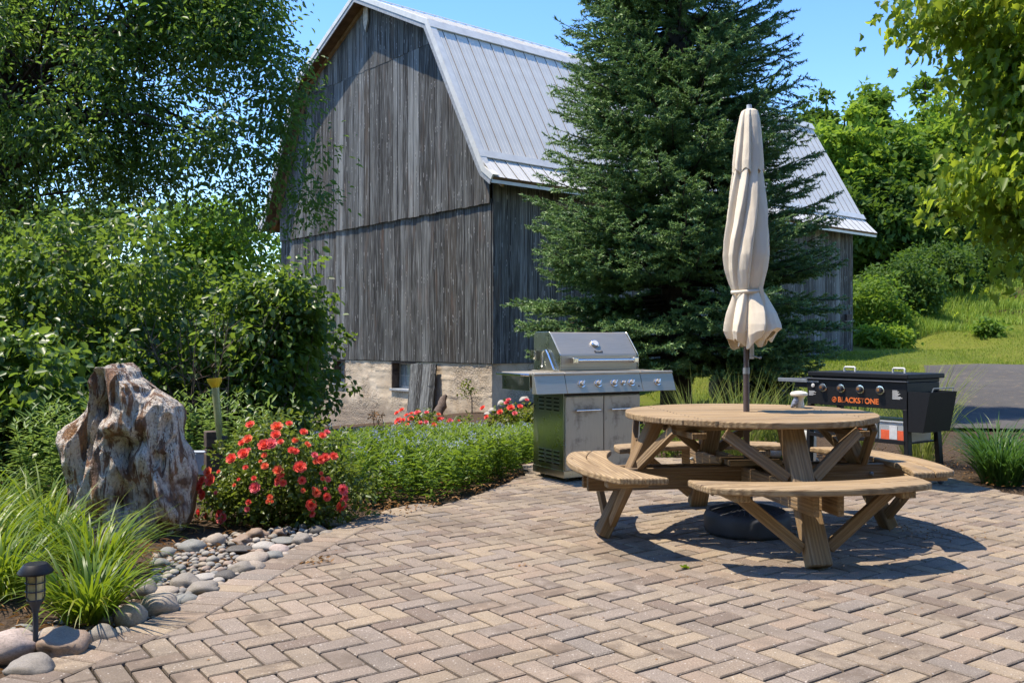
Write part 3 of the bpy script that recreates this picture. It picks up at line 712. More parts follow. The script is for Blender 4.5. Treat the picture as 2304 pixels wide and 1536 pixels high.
def leaves(P, D, N, L, W, kind):
    T, FC = TPL[kind]; D = nz(D); N = nz(N - (N * D).sum(-1, keepdims=True) * D); Y = np.cross(N, D)
    L = np.broadcast_to(L, (len(P),)); W = np.broadcast_to(W, (len(P),))
    V = P[:, None] + D[:, None] * (T[None, :, 0:1] * L[:, None, None]) + Y[:, None] * (T[None, :, 1:2] * W[:, None, None]) + N[:, None] * (T[None, :, 2:3] * L[:, None, None])
    k = len(T); base = np.arange(len(P))[:, None] * k
    return V.reshape(-1, 3), [base + np.array(f)[None] for f in FC]
def joinlv(parts):
    Vs, Fd, b = [], {}, 0
    for V, Fs in parts:
        Vs.append(V)
        for f in Fs: Fd.setdefault(f.shape[1], []).append(f + b)
        b += len(V)
    return np.concatenate(Vs), [np.concatenate(f) for f in Fd.values()]
def rdir(n): return nz(rng.normal(size=(n, 3)))
def clumps(blobs, n, gap=0., nsc=.8, shell=.35, seed=0, zmin=None):
    out = []; vol = np.array([b[3] * b[4] * b[5] for b in blobs]); vol = vol ** .75; vol /= vol.sum()
    tries = 0
    while len(out) < n and tries < n * 30:
        tries += 1
        b = blobs[rng.choice(len(blobs), p=vol)]; u = rdir(1)[0]; r = rng.random() ** shell
        p = np.array(b[:3]) + u * r * np.array(b[3:6])
        if zmin is not None and p[2] < zmin: continue
        if gap and noise.noise((p[0] * nsc + seed, p[1] * nsc, p[2] * nsc)) < gap - .5: continue
        out.append(p)
    return np.array(out)
def foliage(C, per, cr, L, W, kind='oval', droop=.3, upn=1.0, flat=.7, Lv=.25):
    n = len(C) * per; Cc = np.repeat(C, per, 0); off = rng.normal(size=(n, 3)) * cr * .55; off[:, 2] *= flat
    P = Cc + off; D = nz(off) * .8 + rdir(n) * .7; D[:, 2] -= droop
    N = rdir(n) * .8; N[:, 2] += upn
    s = 1 + rng.normal(size=n) * Lv; s = np.clip(s, .45, 1.6)
    return leaves(P, D, N, L * s, W * s, kind)
def limbs(name, root, C, parent, mat, r0=.05, k=40, tip=.006, seg=6, sag=.1, hub=None):
    """curved limbs from points on the trunk to a choice of clumps"""
    mb = MB(); idx = rng.choice(len(C), min(k, len(C)), replace=False)
    for q in idx:
        c = Vector(C[q]); a = Vector(root) if hub is None else Vector(hub[int(rng.integers(len(hub)))])
        pts = []; L = (c - a).length; jit = [Vector(rng.normal(size=3)) * L * .05 for _ in range(seg + 1)]
        for i in range(seg + 1):
            s = i / seg; p = a.lerp(c, s); p.z += math.sin(s * math.pi) * L * sag; 
            if 0 < i < seg: p += jit[i]
            pts.append(p)
        rb = r0 * rng.uniform(.4, 1)
        mb.tube(pts, [rb * (1 - i / seg) ** 1.1 + tip for i in range(seg + 1)], 5, False)
    return mb.build(name, mat, parent, smooth='full')

# left tree ---------------------------------------------------
lt = thing('shade_tree', 'large dark green broadleaf tree beside the left side of the barn', 'tree', (-8.35, 13.7, gzf(-8.35, 13.7)))
lb = [(-7.0, 11.8, 5.6, 3.4, 2.6, 2.8), (-4.9, 11.2, 4.6, 1.9, 1.6, 1.7), (-4.2, 11.5, 6.4, 1.6, 1.6, 1.4), (-3.15, 10.7, 3.35, 1.05, .8, .6), (-3.3, 11, 4.7, .85, .8, .7), (-5.2, 11, 3.3, 1.8, 1.2, .9), (-7.5, 12, 3.2, 2.4, 1.6, 1.2), (-3.35, 11, 5.35, .7, .7, .8), (-2.8, 11, 3.9, .4, .5, .5), (-3.0, 11.2, 2.9, .7, .6, .5), (-2.6, 11, 3.22, .58, .5, .34), (-3.0, 11.1, 4.9, .35, .4, .35)]
TS = 1.16; lb = [(b[0] * TS, b[1] * TS, CAM_H + (b[2] - CAM_H) * TS, b[3] * TS, b[4] * TS, b[5] * TS) for b in lb]
C1 = clumps(lb, 1550, .48, 1.1, .45, 3)
V, Fs = foliage(C1, 55, .34, .085, .038, 'oval', .55, .8, .6)
npobj('crown', V, Fs, M['tree'], lt)
tr = MB(); tp = [Vector(p) for p in ((-8.35, 13.69, -0.40), (-8.24, 13.69, 1.20), (-7.89, 13.57, 2.82), (-7.54, 13.46, 4.68), (-7.19, 13.46, 6.30), (-7.08, 13.34, 8.16))]
tr.tube(tp, [.26, .22, .19, .15, .1, .04], 12)
tr.build('trunk', M['bark'], lt, smooth='full')
hub1 = [tuple(tp[2].lerp(tp[3], f)) for f in (0, .5, 1)] + [tuple(tp[3].lerp(tp[5], f)) for f in (.2, .5, .8)] + [(-6.26, 13.11, 4.33), (-5.34, 12.99, 5.61)]
limbs('limb', None, C1, lt, M['bark'], .035, 150, .005, 6, .07, hub1)
mb = MB(); mb.tube([(-7.89, 13.57, 2.71), (-7.31, 13.22, 3.69), (-6.26, 13.11, 4.39), (-5.10, 12.88, 4.56), (-3.94, 12.64, 3.98)], [.11, .09, .06, .035, .01], 8); mb.tube([(-7.54, 13.46, 4.68), (-6.50, 13.11, 5.26), (-5.34, 12.99, 5.61), (-4.18, 12.88, 6.65)], [.09, .07, .045, .01], 8)
mb.build('main_limb', M['bark'], lt, smooth='full')

# lilacs ------------------------------------------------------
def shrub(name, label, blobs, n, per, mat, L, W, kind='oval', stems=30, group=None, base=None, cr=.16, gap=.4, seeds=0, cat='shrub', barkm='barkgrey', droop=.45, dense=False):
    bx, by = base if base else (blobs[0][0], blobs[0][1]); o = thing(name, label, cat, (bx, by, gzf(bx, by)), group)
    gap = 0 if dense else gap
    C = clumps(blobs, n, gap, 2.2, .33, len(blobs) * 3.3, gzf(bx, by) + .05)
    V, Fs = foliage(C, per, cr, L, W, kind, droop, .9, .8); npobj('foliage', V, Fs, M[mat], o)
    hub = [(bx + rng.normal() * .2, by + rng.normal() * .15, gzf(bx, by)) for _ in range(6)]
    limbs('stem', None, C, o, M[barkm], .014, stems, .003, 6, .0, hub)
    if seeds:
        top = C[np.argsort(-C[:, 2])[:int(len(C) * .35)]]; hb = top[rng.choice(len(top), seeds)]
        pp = np.repeat(hb, 26, 0) + rng.normal(size=(seeds * 26, 3)) * np.array([.022, .022, .045]) + np.array([0, -.05, .1])
        V, Fs = leaves(pp, rdir(len(pp)), rdir(len(pp)), .016, .01, 'dia'); tag(npobj('seed_heads', V, Fs, M['seed'], o), kind='stuff')
    return o
shrub('lilac_bush', 'tall wide lilac bush with brown seed heads behind the petrified rock', [(-3.95, 9.1, 1.15, 1.25, .9, 1.45), (-4.9, 9.3, 1.1, 1.3, 1, 1.5), (-2.95, 9.2, 1.1, .8, .7, .95), (-3.6, 9.0, .6, 1.6, .9, .8)], 700, 38, 'lilac', .07, .048, stems=90, seeds=26)
shrub('lilac_bush', 'rounded lilac bush in front of the left corner of the barn foundation', [(-2.42, 8.75, .75, .43, .5, .85), (-2.3, 8.7, .85, .28, .42, .75), (-2.45, 8.8, 1.25, .42, .4, .6), (-2.1, 8.7, 1.45, .26, .3, .42), (-1.96, 8.7, 1.62, .2, .24, .34), (-2.5, 8.6, .45, .5, .45, .45), (-2.4, 8.75, .3, .3, .38, .35)], 430, 38, 'lilac', .07, .047, stems=50, seeds=8)
shrub('lilac_bush', 'low lilac bush at the left edge, nearest to the camera', [(-4.0, 7.4, .65, .62, .5, .62), (-4.5, 7.2, .7, .6, .5, .7), (-3.75, 7.3, .4, .4, .4, .4)], 210, 36, 'lilac', .085, .06, stems=24, seeds=8)
shrub('thicket', 'dark undergrowth thicket in the shade behind the tall lilacs', [(-5.0, 13.2, .6, 1.4, .9, 1.7), (-3.6, 13.4, .5, 1.1, .8, 1.3), (-6.6, 13, .6, 1.4, .9, 1.6), (-4.3, 15.5, .6, 1.6, .8, 1.7)], 620, 34, 'lilac', .1, .07, stems=20, dense=True)
# bare dead twigs between the lilacs
ds = thing('dead_shrub', 'bare grey leafless twigs between the two tall lilacs', 'shrub', (-2.75, 8.55, 0)); mb = MB()
for k in range(46):
    a = Vector((-2.8 + rng.normal() * .08, 8.5, .1)); az = rng.uniform(-1.1, 1.1); L = rng.uniform(.9, 1.6); e = a + Vector((math.sin(az) * .6, rng.normal() * .2, 1.0)).normalized() * L
    m1 = a.lerp(e, .5) + Vector(rng.normal(size=3)) * .06; mb.tube([a, m1, e], [.009, .006, .002], 4, False)
    for q in range(4):
        s = rng.uniform(.4, .95); p = a.lerp(e, s); mb.tube([p, p + Vector((rng.normal() * .2, rng.normal() * .1, rng.uniform(.0, .25)))], [.004, .0015], 3, False)
mb.build('twig', M['barkgrey'], ds)

# spruce ------------------------------------------------------
SPX, SPY = 2.4, 13.4; SPZ = gzf(SPX, SPY)
sp = thing('spruce_tree', 'tall dense blue green spruce standing in front of the barn side wall', 'tree', (SPX, SPY, SPZ))
mb = MB(); mb.tube([(SPX, SPY, SPZ - .2), (SPX, SPY, 3), (SPX, SPY, 8), (SPX, SPY, 13.6)], [.24, .2, .13, .02], 12); mb.build('trunk', M['bark'], sp, smooth='full')
NP, ND, TP, TD = [], [], [], []; br = MB()
z = .95
while z < 13.6:
    f = (z - .6) / 13.2; Rz = 2.62 * (1 - f) ** 1.03
    if z < 1.6: Rz *= .78 + .22 * (z - .9) / .7
    nb = int(20 + 6 * (1 - f)) if z < 9 else 12
    for k in range(nb):
        az = rng.uniform(0, 2 * math.pi); RR = Rz * rng.uniform(.82, 1.03); zz = z + rng.uniform(-.09, .09)
        if z < 1.9: zz += .0
        rise = .5 - .75 * (1 - f); dz = np.array([math.cos(az), math.sin(az)])
        m_ = 9; ss = np.linspace(0, 1, m_); side = np.array([-dz[1], dz[0]])
        def bp(s): return np.stack([SPX + dz[0] * RR * s, SPY + dz[1] * RR * s, zz + RR * (rise * s * .42 + (.16 if z > 2 else .02) * s ** 3 * 1.2)], -1)
        pts = bp(ss); br.tube([tuple(p) for p in pts], [.022 * (1 - s) + .004 for s in ss], 4, False)
        nt_ = max(7, int(RR * 13.5))
        for q in range(nt_):
            s = .22 + .78 * (q + rng.random()) / nt_; b0 = bp(np.array([s]))[0]; sd = rng.choice((-1, 1)); tl = (.36 * RR * (1.08 - s) + .13) * rng.uniform(.7, 1.2); tl = min(tl, .62)
            d = np.array([dz[0] * .75 + side[0] * sd * .8, dz[1] * .75 + side[1] * sd * .8, rng.uniform(-.42, .16)]); d /= np.linalg.norm(d)
            nn = int(tl / (.0052 if z < 8 else .009)); u = rng.random(nn) ** .85; p = b0 + d * (u * tl)[:, None]; p[:, 2] += u * u * .05; 
            dd = d[None] * .9 + rng.normal(size=(nn, 3)) * .55; dd[:, 2] += .12
            tip = u > .6
            NP.append(p[~tip]); ND.append(dd[~tip]); TP.append(p[tip]); TD.append(dd[tip])
    z += .29 if z < 8 else .34
NP, ND, TP, TD = map(np.concatenate, (NP, ND, TP, TD))
print('needles', len(NP), len(TP))
V, Fs = leaves(NP, ND, rdir(len(NP)) * .6 + np.array([0, -.1, .8]), .06, .021, 'needle'); npobj('crown', V, Fs, M['spruce'], sp)
V, Fs = leaves(TP, TD, rdir(len(TP)) * .6 + np.array([0, -.1, .8]), .052, .02, 'needle'); npobj('new_growth', V, Fs, M['spruce_tip'], sp)
tag(br.build('branch', M['bark'], sp, smooth='full'), kind='stuff')

# maple -------------------------------------------------------
mp = thing('maple_tree', 'yellow green maple with big lobed leaves hanging in from the right', 'tree', (6.4, 9.1, gzf(6.4, 9.1)))
MS = .86
mbl = [(6.6, 10.3, 4.6, 1.7, 1.6, 1.6), (4.9, 10.0, 4.85, .85, .6, .35), (5.45, 10, 4.3, .75, .7, .6), (5.0, 9.8, 2.95, .62, .55, .38), (5.6, 9.9, 2.7, .7, .6, .6), (5.75, 9.9, 3.6, .8, .7, .8), (6.8, 10.2, 2.9, 1.2, 1.2, .9), (5.5, 9.9, 2.15, .55, .5, .35), (4.75, 10, 4.9, .35, .4, .2), (4.72, 9.8, 3.0, .32, .35, .2)]
mbl = [tuple(v * MS for v in b) for b in mbl]; mbl = [(b[0], b[1], b[2] + CAM_H * (1 - MS), *b[3:]) for b in mbl]
C2 = clumps(mbl, 760, .3, 1.2, .5, 8)
n = len(C2) * 21; Cc = np.repeat(C2, 21, 0); P = Cc + rng.normal(size=(n, 3)) * np.array([.17, .17, .12]); D = rdir(n) * .6 + np.array([-.3, -.1, -.75]); N = rdir(n) * .75 + np.array([0, -.3, .6]); s = np.clip(1 + rng.normal(size=n) * .22, .5, 1.5)
vis = np.argsort(P[:, 1] + np.where((P[:, 0] / P[:, 1] < .56) & (P[:, 0] / P[:, 1] > .38) & (P[:, 2] < 1.21 + .37 * P[:, 1]), 0, 50))
near = vis[:280]; rest = vis[280:]
crown = npobj('crown', *leaves(P[rest], D[rest], N[rest], .086 * s[rest], .08 * s[rest], 'maple'), M['maple'], mp)
lv, lf = leaves(np.zeros((1, 3)), np.array([[1., 0, 0]]), np.array([[0, 0, 1.]]), .088, .082, 'maple'); lme = npmesh('leaf', lv, lf, M['maple'])
tag(crown, kind='stuff')
for q in near:
    x = Vector(D[q]).normalized(); zv = Vector(N[q]); zv = (zv - x * zv.dot(x)).normalized(); y = zv.cross(x); Mx = Matrix((x * s[q], y * s[q], zv * s[q])).transposed().to_4x4(); Mx.translation = P[q]
    place(bpy.data.objects.new('leaf', lme), Mx, mp)
mb = MB(); mb.tube([(6.4, 9.1, -.1), (6.35, 9.1, 2), (6.3, 9.05, 4), (6.2, 9.0, 6)], [.16, .13, .1, .04], 10); mb.build('trunk', M['bark'], mp, smooth='full')
limbs('limb', None, C2, mp, M['bark'], .02, 170, .003, 6, .06, [(6.35, 9.1, 2.2), (6.3, 9.05, 3), (6.3, 9.05, 4), (6.2, 9.0, 5)])

# trees on the hill -------------------------------------------
def bgtree(px, top, wpx, d, mat, label, name='hill_tree', sp_=1., bottom=None, n=240, group='broadleaf trees on the hill behind the barn', shape='round', L=.3):
    c = PD(px, top, d); zt = c.z; x = c.x; g0 = gzf(x, d); wr = wpx / F_PX * d / 2; zb = g0 + (zt - g0) * .12 if bottom is None else bottom; h = zt - zb
    o = thing(name, label, 'tree', (x, d, g0), group)
    bl = [(x, d, zb + h * .52, wr, wr * .9, h * .5)] + [(x + rng.normal() * wr * .5, d - wr * .3, zb + h * rng.uniform(.25, .9), wr * .5, wr * .5, h * .16) for _ in range(7)]
    if shape == 'cone': bl = [(x, d, zb + h * (.1 + .85 * q / 7), wr * (1 - q / 8.5), wr * (1 - q / 8.5), h * .1) for q in range(8)]
    C = clumps(bl, n, .36 if sp_ >= 1 else .55, .5, .3, px * .1); cr = wr * .17 * (1 if shape != 'cone' else .6)
    V, Fs = foliage(C, 42, cr, L, L * .62, 'dia', .2, .8, .75); npobj('crown', V, Fs, M[mat], o)
    mb = MB(); mb.tube([(x, d, g0 - .3), (x, d, g0 + (zt - g0) * .5), (x, d, zt - h * .08)], [wr * .07, wr * .05, .03], 7); mb.build('trunk', M['bark'], o, smooth='full')
    limbs('limb', None, C, o, M['bark'], wr * .03, 16, .01, 4, .0, [(x, d, zb + h * f) for f in (.1, .3, .5)])
HG = 'broadleaf trees on the hill behind the barn'
for px, top, wpx, d, mat, lab, nm, sp_, n_ in (
    (1900, 232, 190, 40, 'bg_bright', 'bright green tree directly behind the right end of the barn roof', 'hill_tree', 1, 300),
    (2030, 262, 210, 40, 'bg_mid', 'mid green tree between the barn roof and the maple', 'hill_tree', 1, 330),
    (2150, 215, 230, 41, 'bg_bright', 'light green hill tree partly hidden by the maple leaves', 'hill_tree', 1, 300),
    (2290, 200, 260, 40, 'bg_dark', 'dark hill tree behind the maple at the right edge', 'hill_tree', 1, 260),
    (1838, 212, 110, 54, 'bg_dark', 'dark ragged tree top beside the spruce on the skyline', 'hill_tree', 1, 160),
    (1962, 188, 130, 52, 'bg_mid', 'pointed tree top on the skyline above the barn roof', 'hill_tree', .8, 180),
    (2082, 150, 110, 52, 'bg_mid', 'sparse tall tree top rising highest on the skyline', 'hill_tree', .6, 130),
    (2200, 170, 120, 52, 'bg_mid', 'tall hill tree behind the upper maple leaves', 'hill_tree', .8, 150),
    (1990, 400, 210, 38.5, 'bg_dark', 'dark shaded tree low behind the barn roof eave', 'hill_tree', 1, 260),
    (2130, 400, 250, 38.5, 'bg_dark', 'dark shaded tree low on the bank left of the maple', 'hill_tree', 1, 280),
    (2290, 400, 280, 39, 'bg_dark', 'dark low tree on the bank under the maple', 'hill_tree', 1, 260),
    (1780, 300, 160, 46, 'bg_mid', 'green tree just right of the spruce behind the barn', 'hill_tree', 1, 180),
    (140, 470, 420, 40, 'bg_dark', 'far dark green tree behind the tall lilac bush', 'far_tree', 1, 220),
    (480, 450, 360, 44, 'bg_mid', 'far tree beside the left eave of the barn', 'far_tree', 1, 220),
    (-120, 430, 380, 42, 'bg_dark', 'far tree beyond the left edge of the garden', 'far_tree', 1, 160)):
    bgtree(px, top, wpx, d, mat, lab, nm, sp_, n=n_, group=HG if nm == 'hill_tree' else 'distant trees left of the barn', bottom=(gzf((px - 1152) / F_PX * d, d) + .4) if d < 41 else None)
tlc = clumps([(x_, -9 + abs(x_) * .2, 5.2, 2.6, 1.6, 6.) for x_ in range(-20, 21, 4)], 1500, 0, 1, .4)
V, Fs = foliage(tlc, 40, .55, .36, .26, 'dia', .2, .8, .8); tag(npobj('treeline', V, Fs, M['bg_mid']), 'line of green trees behind the viewpoint, mirrored in the steel grill', None, None, 'stuff')
for x, y, r, h, mat, lab in ((11.4, 29.2, 1.25, 2.2, 'bg_mid', 'round leafy bush beside the far corner of the barn'), (13.1, 31, 1.4, 2.1, 'bg_dark', 'second dark bush to the right of the barn on the bank'), (15.3, 33.2, 1.5, 1.8, 'bg_dark', 'broad dark bush on the bank below the maple'), (18, 34.5, 1.5, 1.7, 'bg_dark', 'dark bush at the top of the meadow by the right edge'), (10.9, 27.2, .8, .55, 'bg_bright', 'low weedy green shrub at the foot of the bank near the barn corner'), (14.2, 27.6, .45, .4, 'bg_mid', 'small dark weed clump in the meadow grass')):
    g0 = gzf(x, y); shrub('bank_bush', lab, [(x, y, g0 + h * .5, r, r * .8, h * .55), (x + r * .4, y - .3, g0 + h * .35, r * .6, r * .5, h * .4), (x - r * .4, y - .3, g0 + h * .4, r * .6, r * .5, h * .4)], int(120 * r * r), 34, mat, .13, .085, 'dia', 12, 'bushes on the bank behind the barn', (x, y), .22, .3)

# ------------------------------------------------------------- grass and leafy plants
def ribbons(P, az, L, W, lean0, lean1, seg=5, twist=.0):
    """curved tapering blades; lean = angle from vertical at base / at tip"""
    n = len(P); s = np.linspace(0, 1, seg + 1); ang = lean0[:, None] + (lean1 - lean0)[:, None] * s[None] ** 1.4
    ds = L[:, None] / seg; h = np.concatenate([np.zeros((n, 1)), np.cumsum(np.sin(ang[:, :-1]) * ds, 1)], 1); v = np.concatenate([np.zeros((n, 1)), np.cumsum(np.cos(ang[:, :-1]) * ds, 1)], 1)
    c = np.stack([P[:, 0:1] + np.cos(az)[:, None] * h, P[:, 1:2] + np.sin(az)[:, None] * h, P[:, 2:3] + v], -1)
    ta = az + np.pi / 2 + rng.normal(size=n) * twist; side = np.stack([np.cos(ta), np.sin(ta), np.zeros(n)], -1)[:, None]
    wd = (W[:, None] * (.35 + .65 * np.minimum(1, s[None] * 4)) * (1 - s[None] ** 2.2) + .0004)[..., None] / 2
    V = np.stack([c - side * wd, c + side * wd], 2).reshape(-1, 3); k = 2 * (seg + 1); base = np.arange(n)[:, None] * k
    return V, [np.concatenate([base + np.array((2 * i, 2 * i + 1, 2 * i + 3, 2 * i + 2))[None] for i in range(seg)])]
def clump(name, label, x, y, r, n, L, W, mat, l0=(.05, .45), l1=(.9, 2.1), group=None, cat='plant', seg=6, part='leaf_blade'):
    o = thing(name, label, cat, (x, y, gzf(x, y)), group)
    a = rng.uniform(0, 2 * np.pi, n); q = r * np.sqrt(rng.random(n)); P = np.stack([x + np.cos(a) * q, y + np.sin(a) * q, np.full(n, gzf(x, y))], 1)
    az = a + rng.normal(size=n) * .5; Ls = L * rng.uniform(.55, 1.15, n)
    V, Fs = ribbons(P, az, Ls, W * rng.uniform(.7, 1.2, n), rng.uniform(*l0, n), rng.uniform(*l1, n), seg, .5)
    ob = npobj('foliage', V, Fs, M[mat], o, True); return o
DL = 'bright green daylily clumps along the stones'
for x, y, r, n_, L, lab in ((-1.86, 4.02, .09, 330, .5, 'bright daylily clump beside the solar light, nearest to the pavers'), (-2.42, 4.3, .13, 300, .5, 'daylily clump directly behind the solar light'), (-2.15, 4.72, .12, 260, .55, 'daylily clump in front of the left foot of the petrified rock'), (-2.78, 4.75, .14, 260, .6, 'daylily clump at the left edge behind the solar light'), (-2.62, 5.2, .12, 230, .55, 'daylily clump left of the petrified rock base'), (-3.15, 5.3, .14, 240, .62, 'daylily clump at the left edge level with the rock'), (-3.0, 5.85, .14, 230, .62, 'pale daylily clump just behind and left of the rock'), (-3.5, 6.1, .14, 200, .65, 'rearmost daylily clump at the left edge')):
    clump('daylily', lab, x, y, r, int(n_ * .8), L * .84, .0155, 'lily', (.05, .8), (1.1, 2.8), DL)
# dead straw at the clump feet
for (x, y, r, n_, lab) in ((4.28, 8.0, .16, 420, 'arching dark green daylily by the asphalt, right of the black griddle'), (4.75, 7.7, .14, 300, 'arching daylily at the right edge of the picture'), (4.55, 8.6, .15, 260, 'rear daylily between the griddle and the driveway')):
    clump('daylily', lab, x, y, r, n_, .62, .016, 'lily_dark', (.05, .55), (1.2, 2.5), 'dark daylilies by the driveway')
for (x, y, r, n_, L, lab) in ((1.95, 9.75, .12, 170, .95, 'stiff tall ornamental grass seen left of the umbrella pole'), (2.45, 9.9, .15, 230, .95, 'tall ornamental grass seen right of the umbrella pole'), (2.95, 9.9, .15, 230, .9, 'ornamental grass beside the left shelf of the griddle'), (3.6, 9.6, .15, 260, .9, 'ornamental grass behind the griddle legs'), (4.0, 9.0, .13, 240, 1.15, 'wide fountain of pale grass arching out behind the griddle side bin')):
    clump('ornamental_grass', lab, x, y, r, n_, L, .009, 'orn', (.0, .5), (.3, 1.6), 'ornamental grasses behind the table')
# long-leaved flowering ground cover
def cover(name, pts, label, mat, hgt, nl=34, L=.075, W=.017, kind='stuff', cat=None, seed=0, ht=None):
    n = len(pts); H = hgt * rng.uniform(.75, 1.15, n) if ht is None else ht * rng.uniform(.85, 1.1, n); lean = rng.normal(size=(n, 2)) * .12
    b = np.repeat(np.arange(n), nl); u = np.tile(np.linspace(.12, 1, nl), n) + rng.normal(size=n * nl) * .02
    z0 = gz(pts[:, 0], pts[:, 1]); Pz = z0[b] + u * H[b]; P = np.stack([pts[b, 0] + lean[b, 0] * u * H[b], pts[b, 1] + lean[b, 1] * u * H[b], Pz], 1)
    az = rng.uniform(0, 2 * np.pi, n * nl); D = np.stack([np.cos(az), np.sin(az), rng.uniform(-.1, .75, n * nl) + (u > .85) * .6], 1); N = rdir(n * nl) * .3 + np.array([0, 0, 1.])
    s = rng.uniform(.7, 1.25, n * nl) * np.where(u > .9, .8, 1)
    return leaves(P, D, N, L * s, W * s, 'lance'), np.stack([pts[:, 0] + lean[:, 0] * H, pts[:, 1] + lean[:, 1] * H, z0 + H], 1)
bed = [(-1.32, 6.75), (-.62, 6.85), (-.2, 7.6), (.02, 8.35), (.1, 9.2), (.5, 10.2), (.7, 11.4), (-.1, 11.6), (-1.2, 11.2), (-2.2, 10.4), (-2.0, 8.2), (-1.5, 7.4)]
pts = []
while len(pts) < 1500:
    p = (rng.uniform(-2.3, .9), rng.uniform(6.6, 11.8))
    if inside(bed, p): pts.append(p)
pts = np.array(pts)
# the rim towards the patio is lower
(V, Fs), tops = cover('x', pts, '', 'amso', .42, 36, ht=np.interp(pts[:, 1], [6.6, 7.2, 9, 11.8], [.3, .4, .38, .29]) * (1 + .35 * np.array([noise.noise((a * 1.6, b * 1.6, 1)) for a, b in pts])))
npobj('ground_cover', V, Fs, M['amso']); gc = bpy.context.scene.collection.objects[-1]
tag(gc, 'dense bed of narrow leaved green plants with pale blue flowers', None, None, 'stuff')
ft = tops[rng.random(len(tops)) < .13]; pp = np.repeat(ft, 16, 0) + rng.normal(size=(len(ft) * 16, 3)) * np.array([.02, .02, .018]) + np.array([0, 0, .015])
V, Fs = leaves(pp, rdir(len(pp)), rdir(len(pp)), .018, .01, 'dia'); npobj('blue_flowers', V, Fs, M['bluefl'], gc)
def plantpatch(name, label, cx, cy, rx, ry, n, h, mat, L=.09, W=.02, nl=30, group=None):
    a = rng.uniform(0, 2 * np.pi, n); q = np.sqrt(rng.random(n)); pts = np.stack([cx + np.cos(a) * q * rx, cy + np.sin(a) * q * ry], 1)
    o = thing(name, label, 'plant', (cx, cy, gzf(cx, cy)), group)
    (V, Fs), tp = cover('x', pts, '', mat, h, nl, L, W); npobj('foliage', V, Fs, M[mat], o)
    mb = MB()
    for (x, y), t in zip(pts[::2], tp[::2]): mb.tube([(x, y, gzf(x, y)), tuple(t)], [.004, .002], 4, False)
    mb.build('stem', M['roseleaf'], o)
plantpatch('phlox', 'pale yellow green leafy plants behind the rain gauge post', -2.35, 7.75, .5, .3, 46, .68, 'phlox')
plantpatch('phlox', 'leafy green plants left of the petrified rock', -3.25, 6.7, .5, .35, 60, .72, 'phlox')
plantpatch('phlox', 'low leafy plants between grill and picnic table', 1.55, 10.0, .45, .3, 60, .38, 'amso', .06, .016)
plantpatch('phlox', 'leafy green plants seen under the table top', 2.3, 10.3, .7, .3, 90, .36, 'amso', .06, .016)
# meadow, lawn blades
def field_blades(name, n, xr, yr, keep, L, W, mat, parent=None, label=None):
    x = rng.uniform(*xr, n); y = rng.uniform(*yr, n); k = keep(x, y); x, y = x[k], y[k]; m_ = len(x)
    patch = np.array([.75 + .6 * noise.noise((a * .35, b * .35, 0)) for a, b in zip(x, y)])
    V, Fs = ribbons(np.stack([x, y, gz(x, y) + .03], 1), rng.uniform(0, 6.28, m_), L * rng.uniform(.5, 1.2, m_) * patch, np.full(m_, W), rng.uniform(0, .5, m_), rng.uniform(.4, 1.6, m_), 2)
    return tag(npobj(name, V, Fs, M[mat]), label, None, None, 'stuff')
mline = lambda x: 27.0 + (x - 9.3) * .38
field_blades('meadow_grass', 60000, (9.5, 24), (26, 36), lambda x, y: (y > mline(x)) & (x / y < .62) & (x > 9.6 + (y - 25) * .15), .5, .03, 'grassb', None, 'long unmown grass on the bank right of the barn')
inlawn = lambda x, y: (y < mline(x) + .3) & ~((x > 5.2 + (y - 11.6) * .44) & (y < 22.3)) & (x / y < .6) & (x / y > .12) & (y > 25 - (9.3 - x) * .84 if False else (x - BP.x) * NS.x + (y - BP.y) * NS.y > .1)
field_blades('lawn_grass', 90000, (2.5, 18), (15, 32), inlawn, .085, .018, 'lawnb', None, 'mown sunlit grass between spruce, barn and driveway')
# weeds at the lawn edge and bed rim litter
n = 2600; x = np.concatenate([rng.uniform(-1.3, .3, n // 2), rng.uniform(.2, 5.2, n // 2)]); y = np.concatenate([rng.uniform(6.4, 8.6, n // 2), rng.uniform(6.5, 9.8, n // 2)])
ok = np.array([not inside([tuple(p) for p in np.concatenate([sin_, np.array(edge_back)])], p) for p in zip(x, y)]); x, y = x[ok], y[ok]
P = np.stack([x, y, gz(x, y) + .06], 1); V, Fs = leaves(P, rdir(len(P)) * np.array([1, 1, .3]), rdir(len(P)) * .4 + np.array([0, 0, 1.]), .045, .014, 'dia'); tag(npobj('bark_chips', V, Fs, M['dry']), 'loose brown bark chips and dead leaves beside the patio', None, None, 'stuff')
x = rng.uniform(-3.6, -1.3, 1600); y = rng.uniform(3.3, 6.4, 1600); ok = x < np.interp(y, [3, 4, 5, 6, 6.5], [-1.9, -1.6, -1.4, -1.25, -1.1]) - .02; x, y = x[ok], y[ok]
P = np.stack([x, y, gz(x, y) + .02], 1); V, Fs = leaves(P, rdir(len(P)) * np.array([1, 1, .3]), rdir(len(P)) * .4 + np.array([0, 0, 1.]), .06, .008, 'dia'); tag(npobj('dead_leaves', V, Fs, M['dry']), 'straw coloured dead leaves between the daylilies', None, None, 'stuff')
x = rng.uniform(-1.2, 5, 900); y = 3.3 + 6 * rng.random(900) ** 1.2; ok = np.array([inside(FP, p) and (noise.noise((p[0] * 1.3, p[1] * 1.3, 4)) > .05) for p in zip(x, y)]); x, y = x[ok], y[ok]
P = np.stack([x, y, np.full(len(x), .003)], 1); V, Fs = leaves(P, rdir(len(P)) * np.array([1, 1, .05]), rdir(len(P)) * .25 + np.array([0, 0, 1.]), .016, .009, 'dia'); tag(npobj('leaf_litter', V, Fs, M['dry']), 'small dry leaf crumbs scattered on the pavers', None, None, 'stuff')
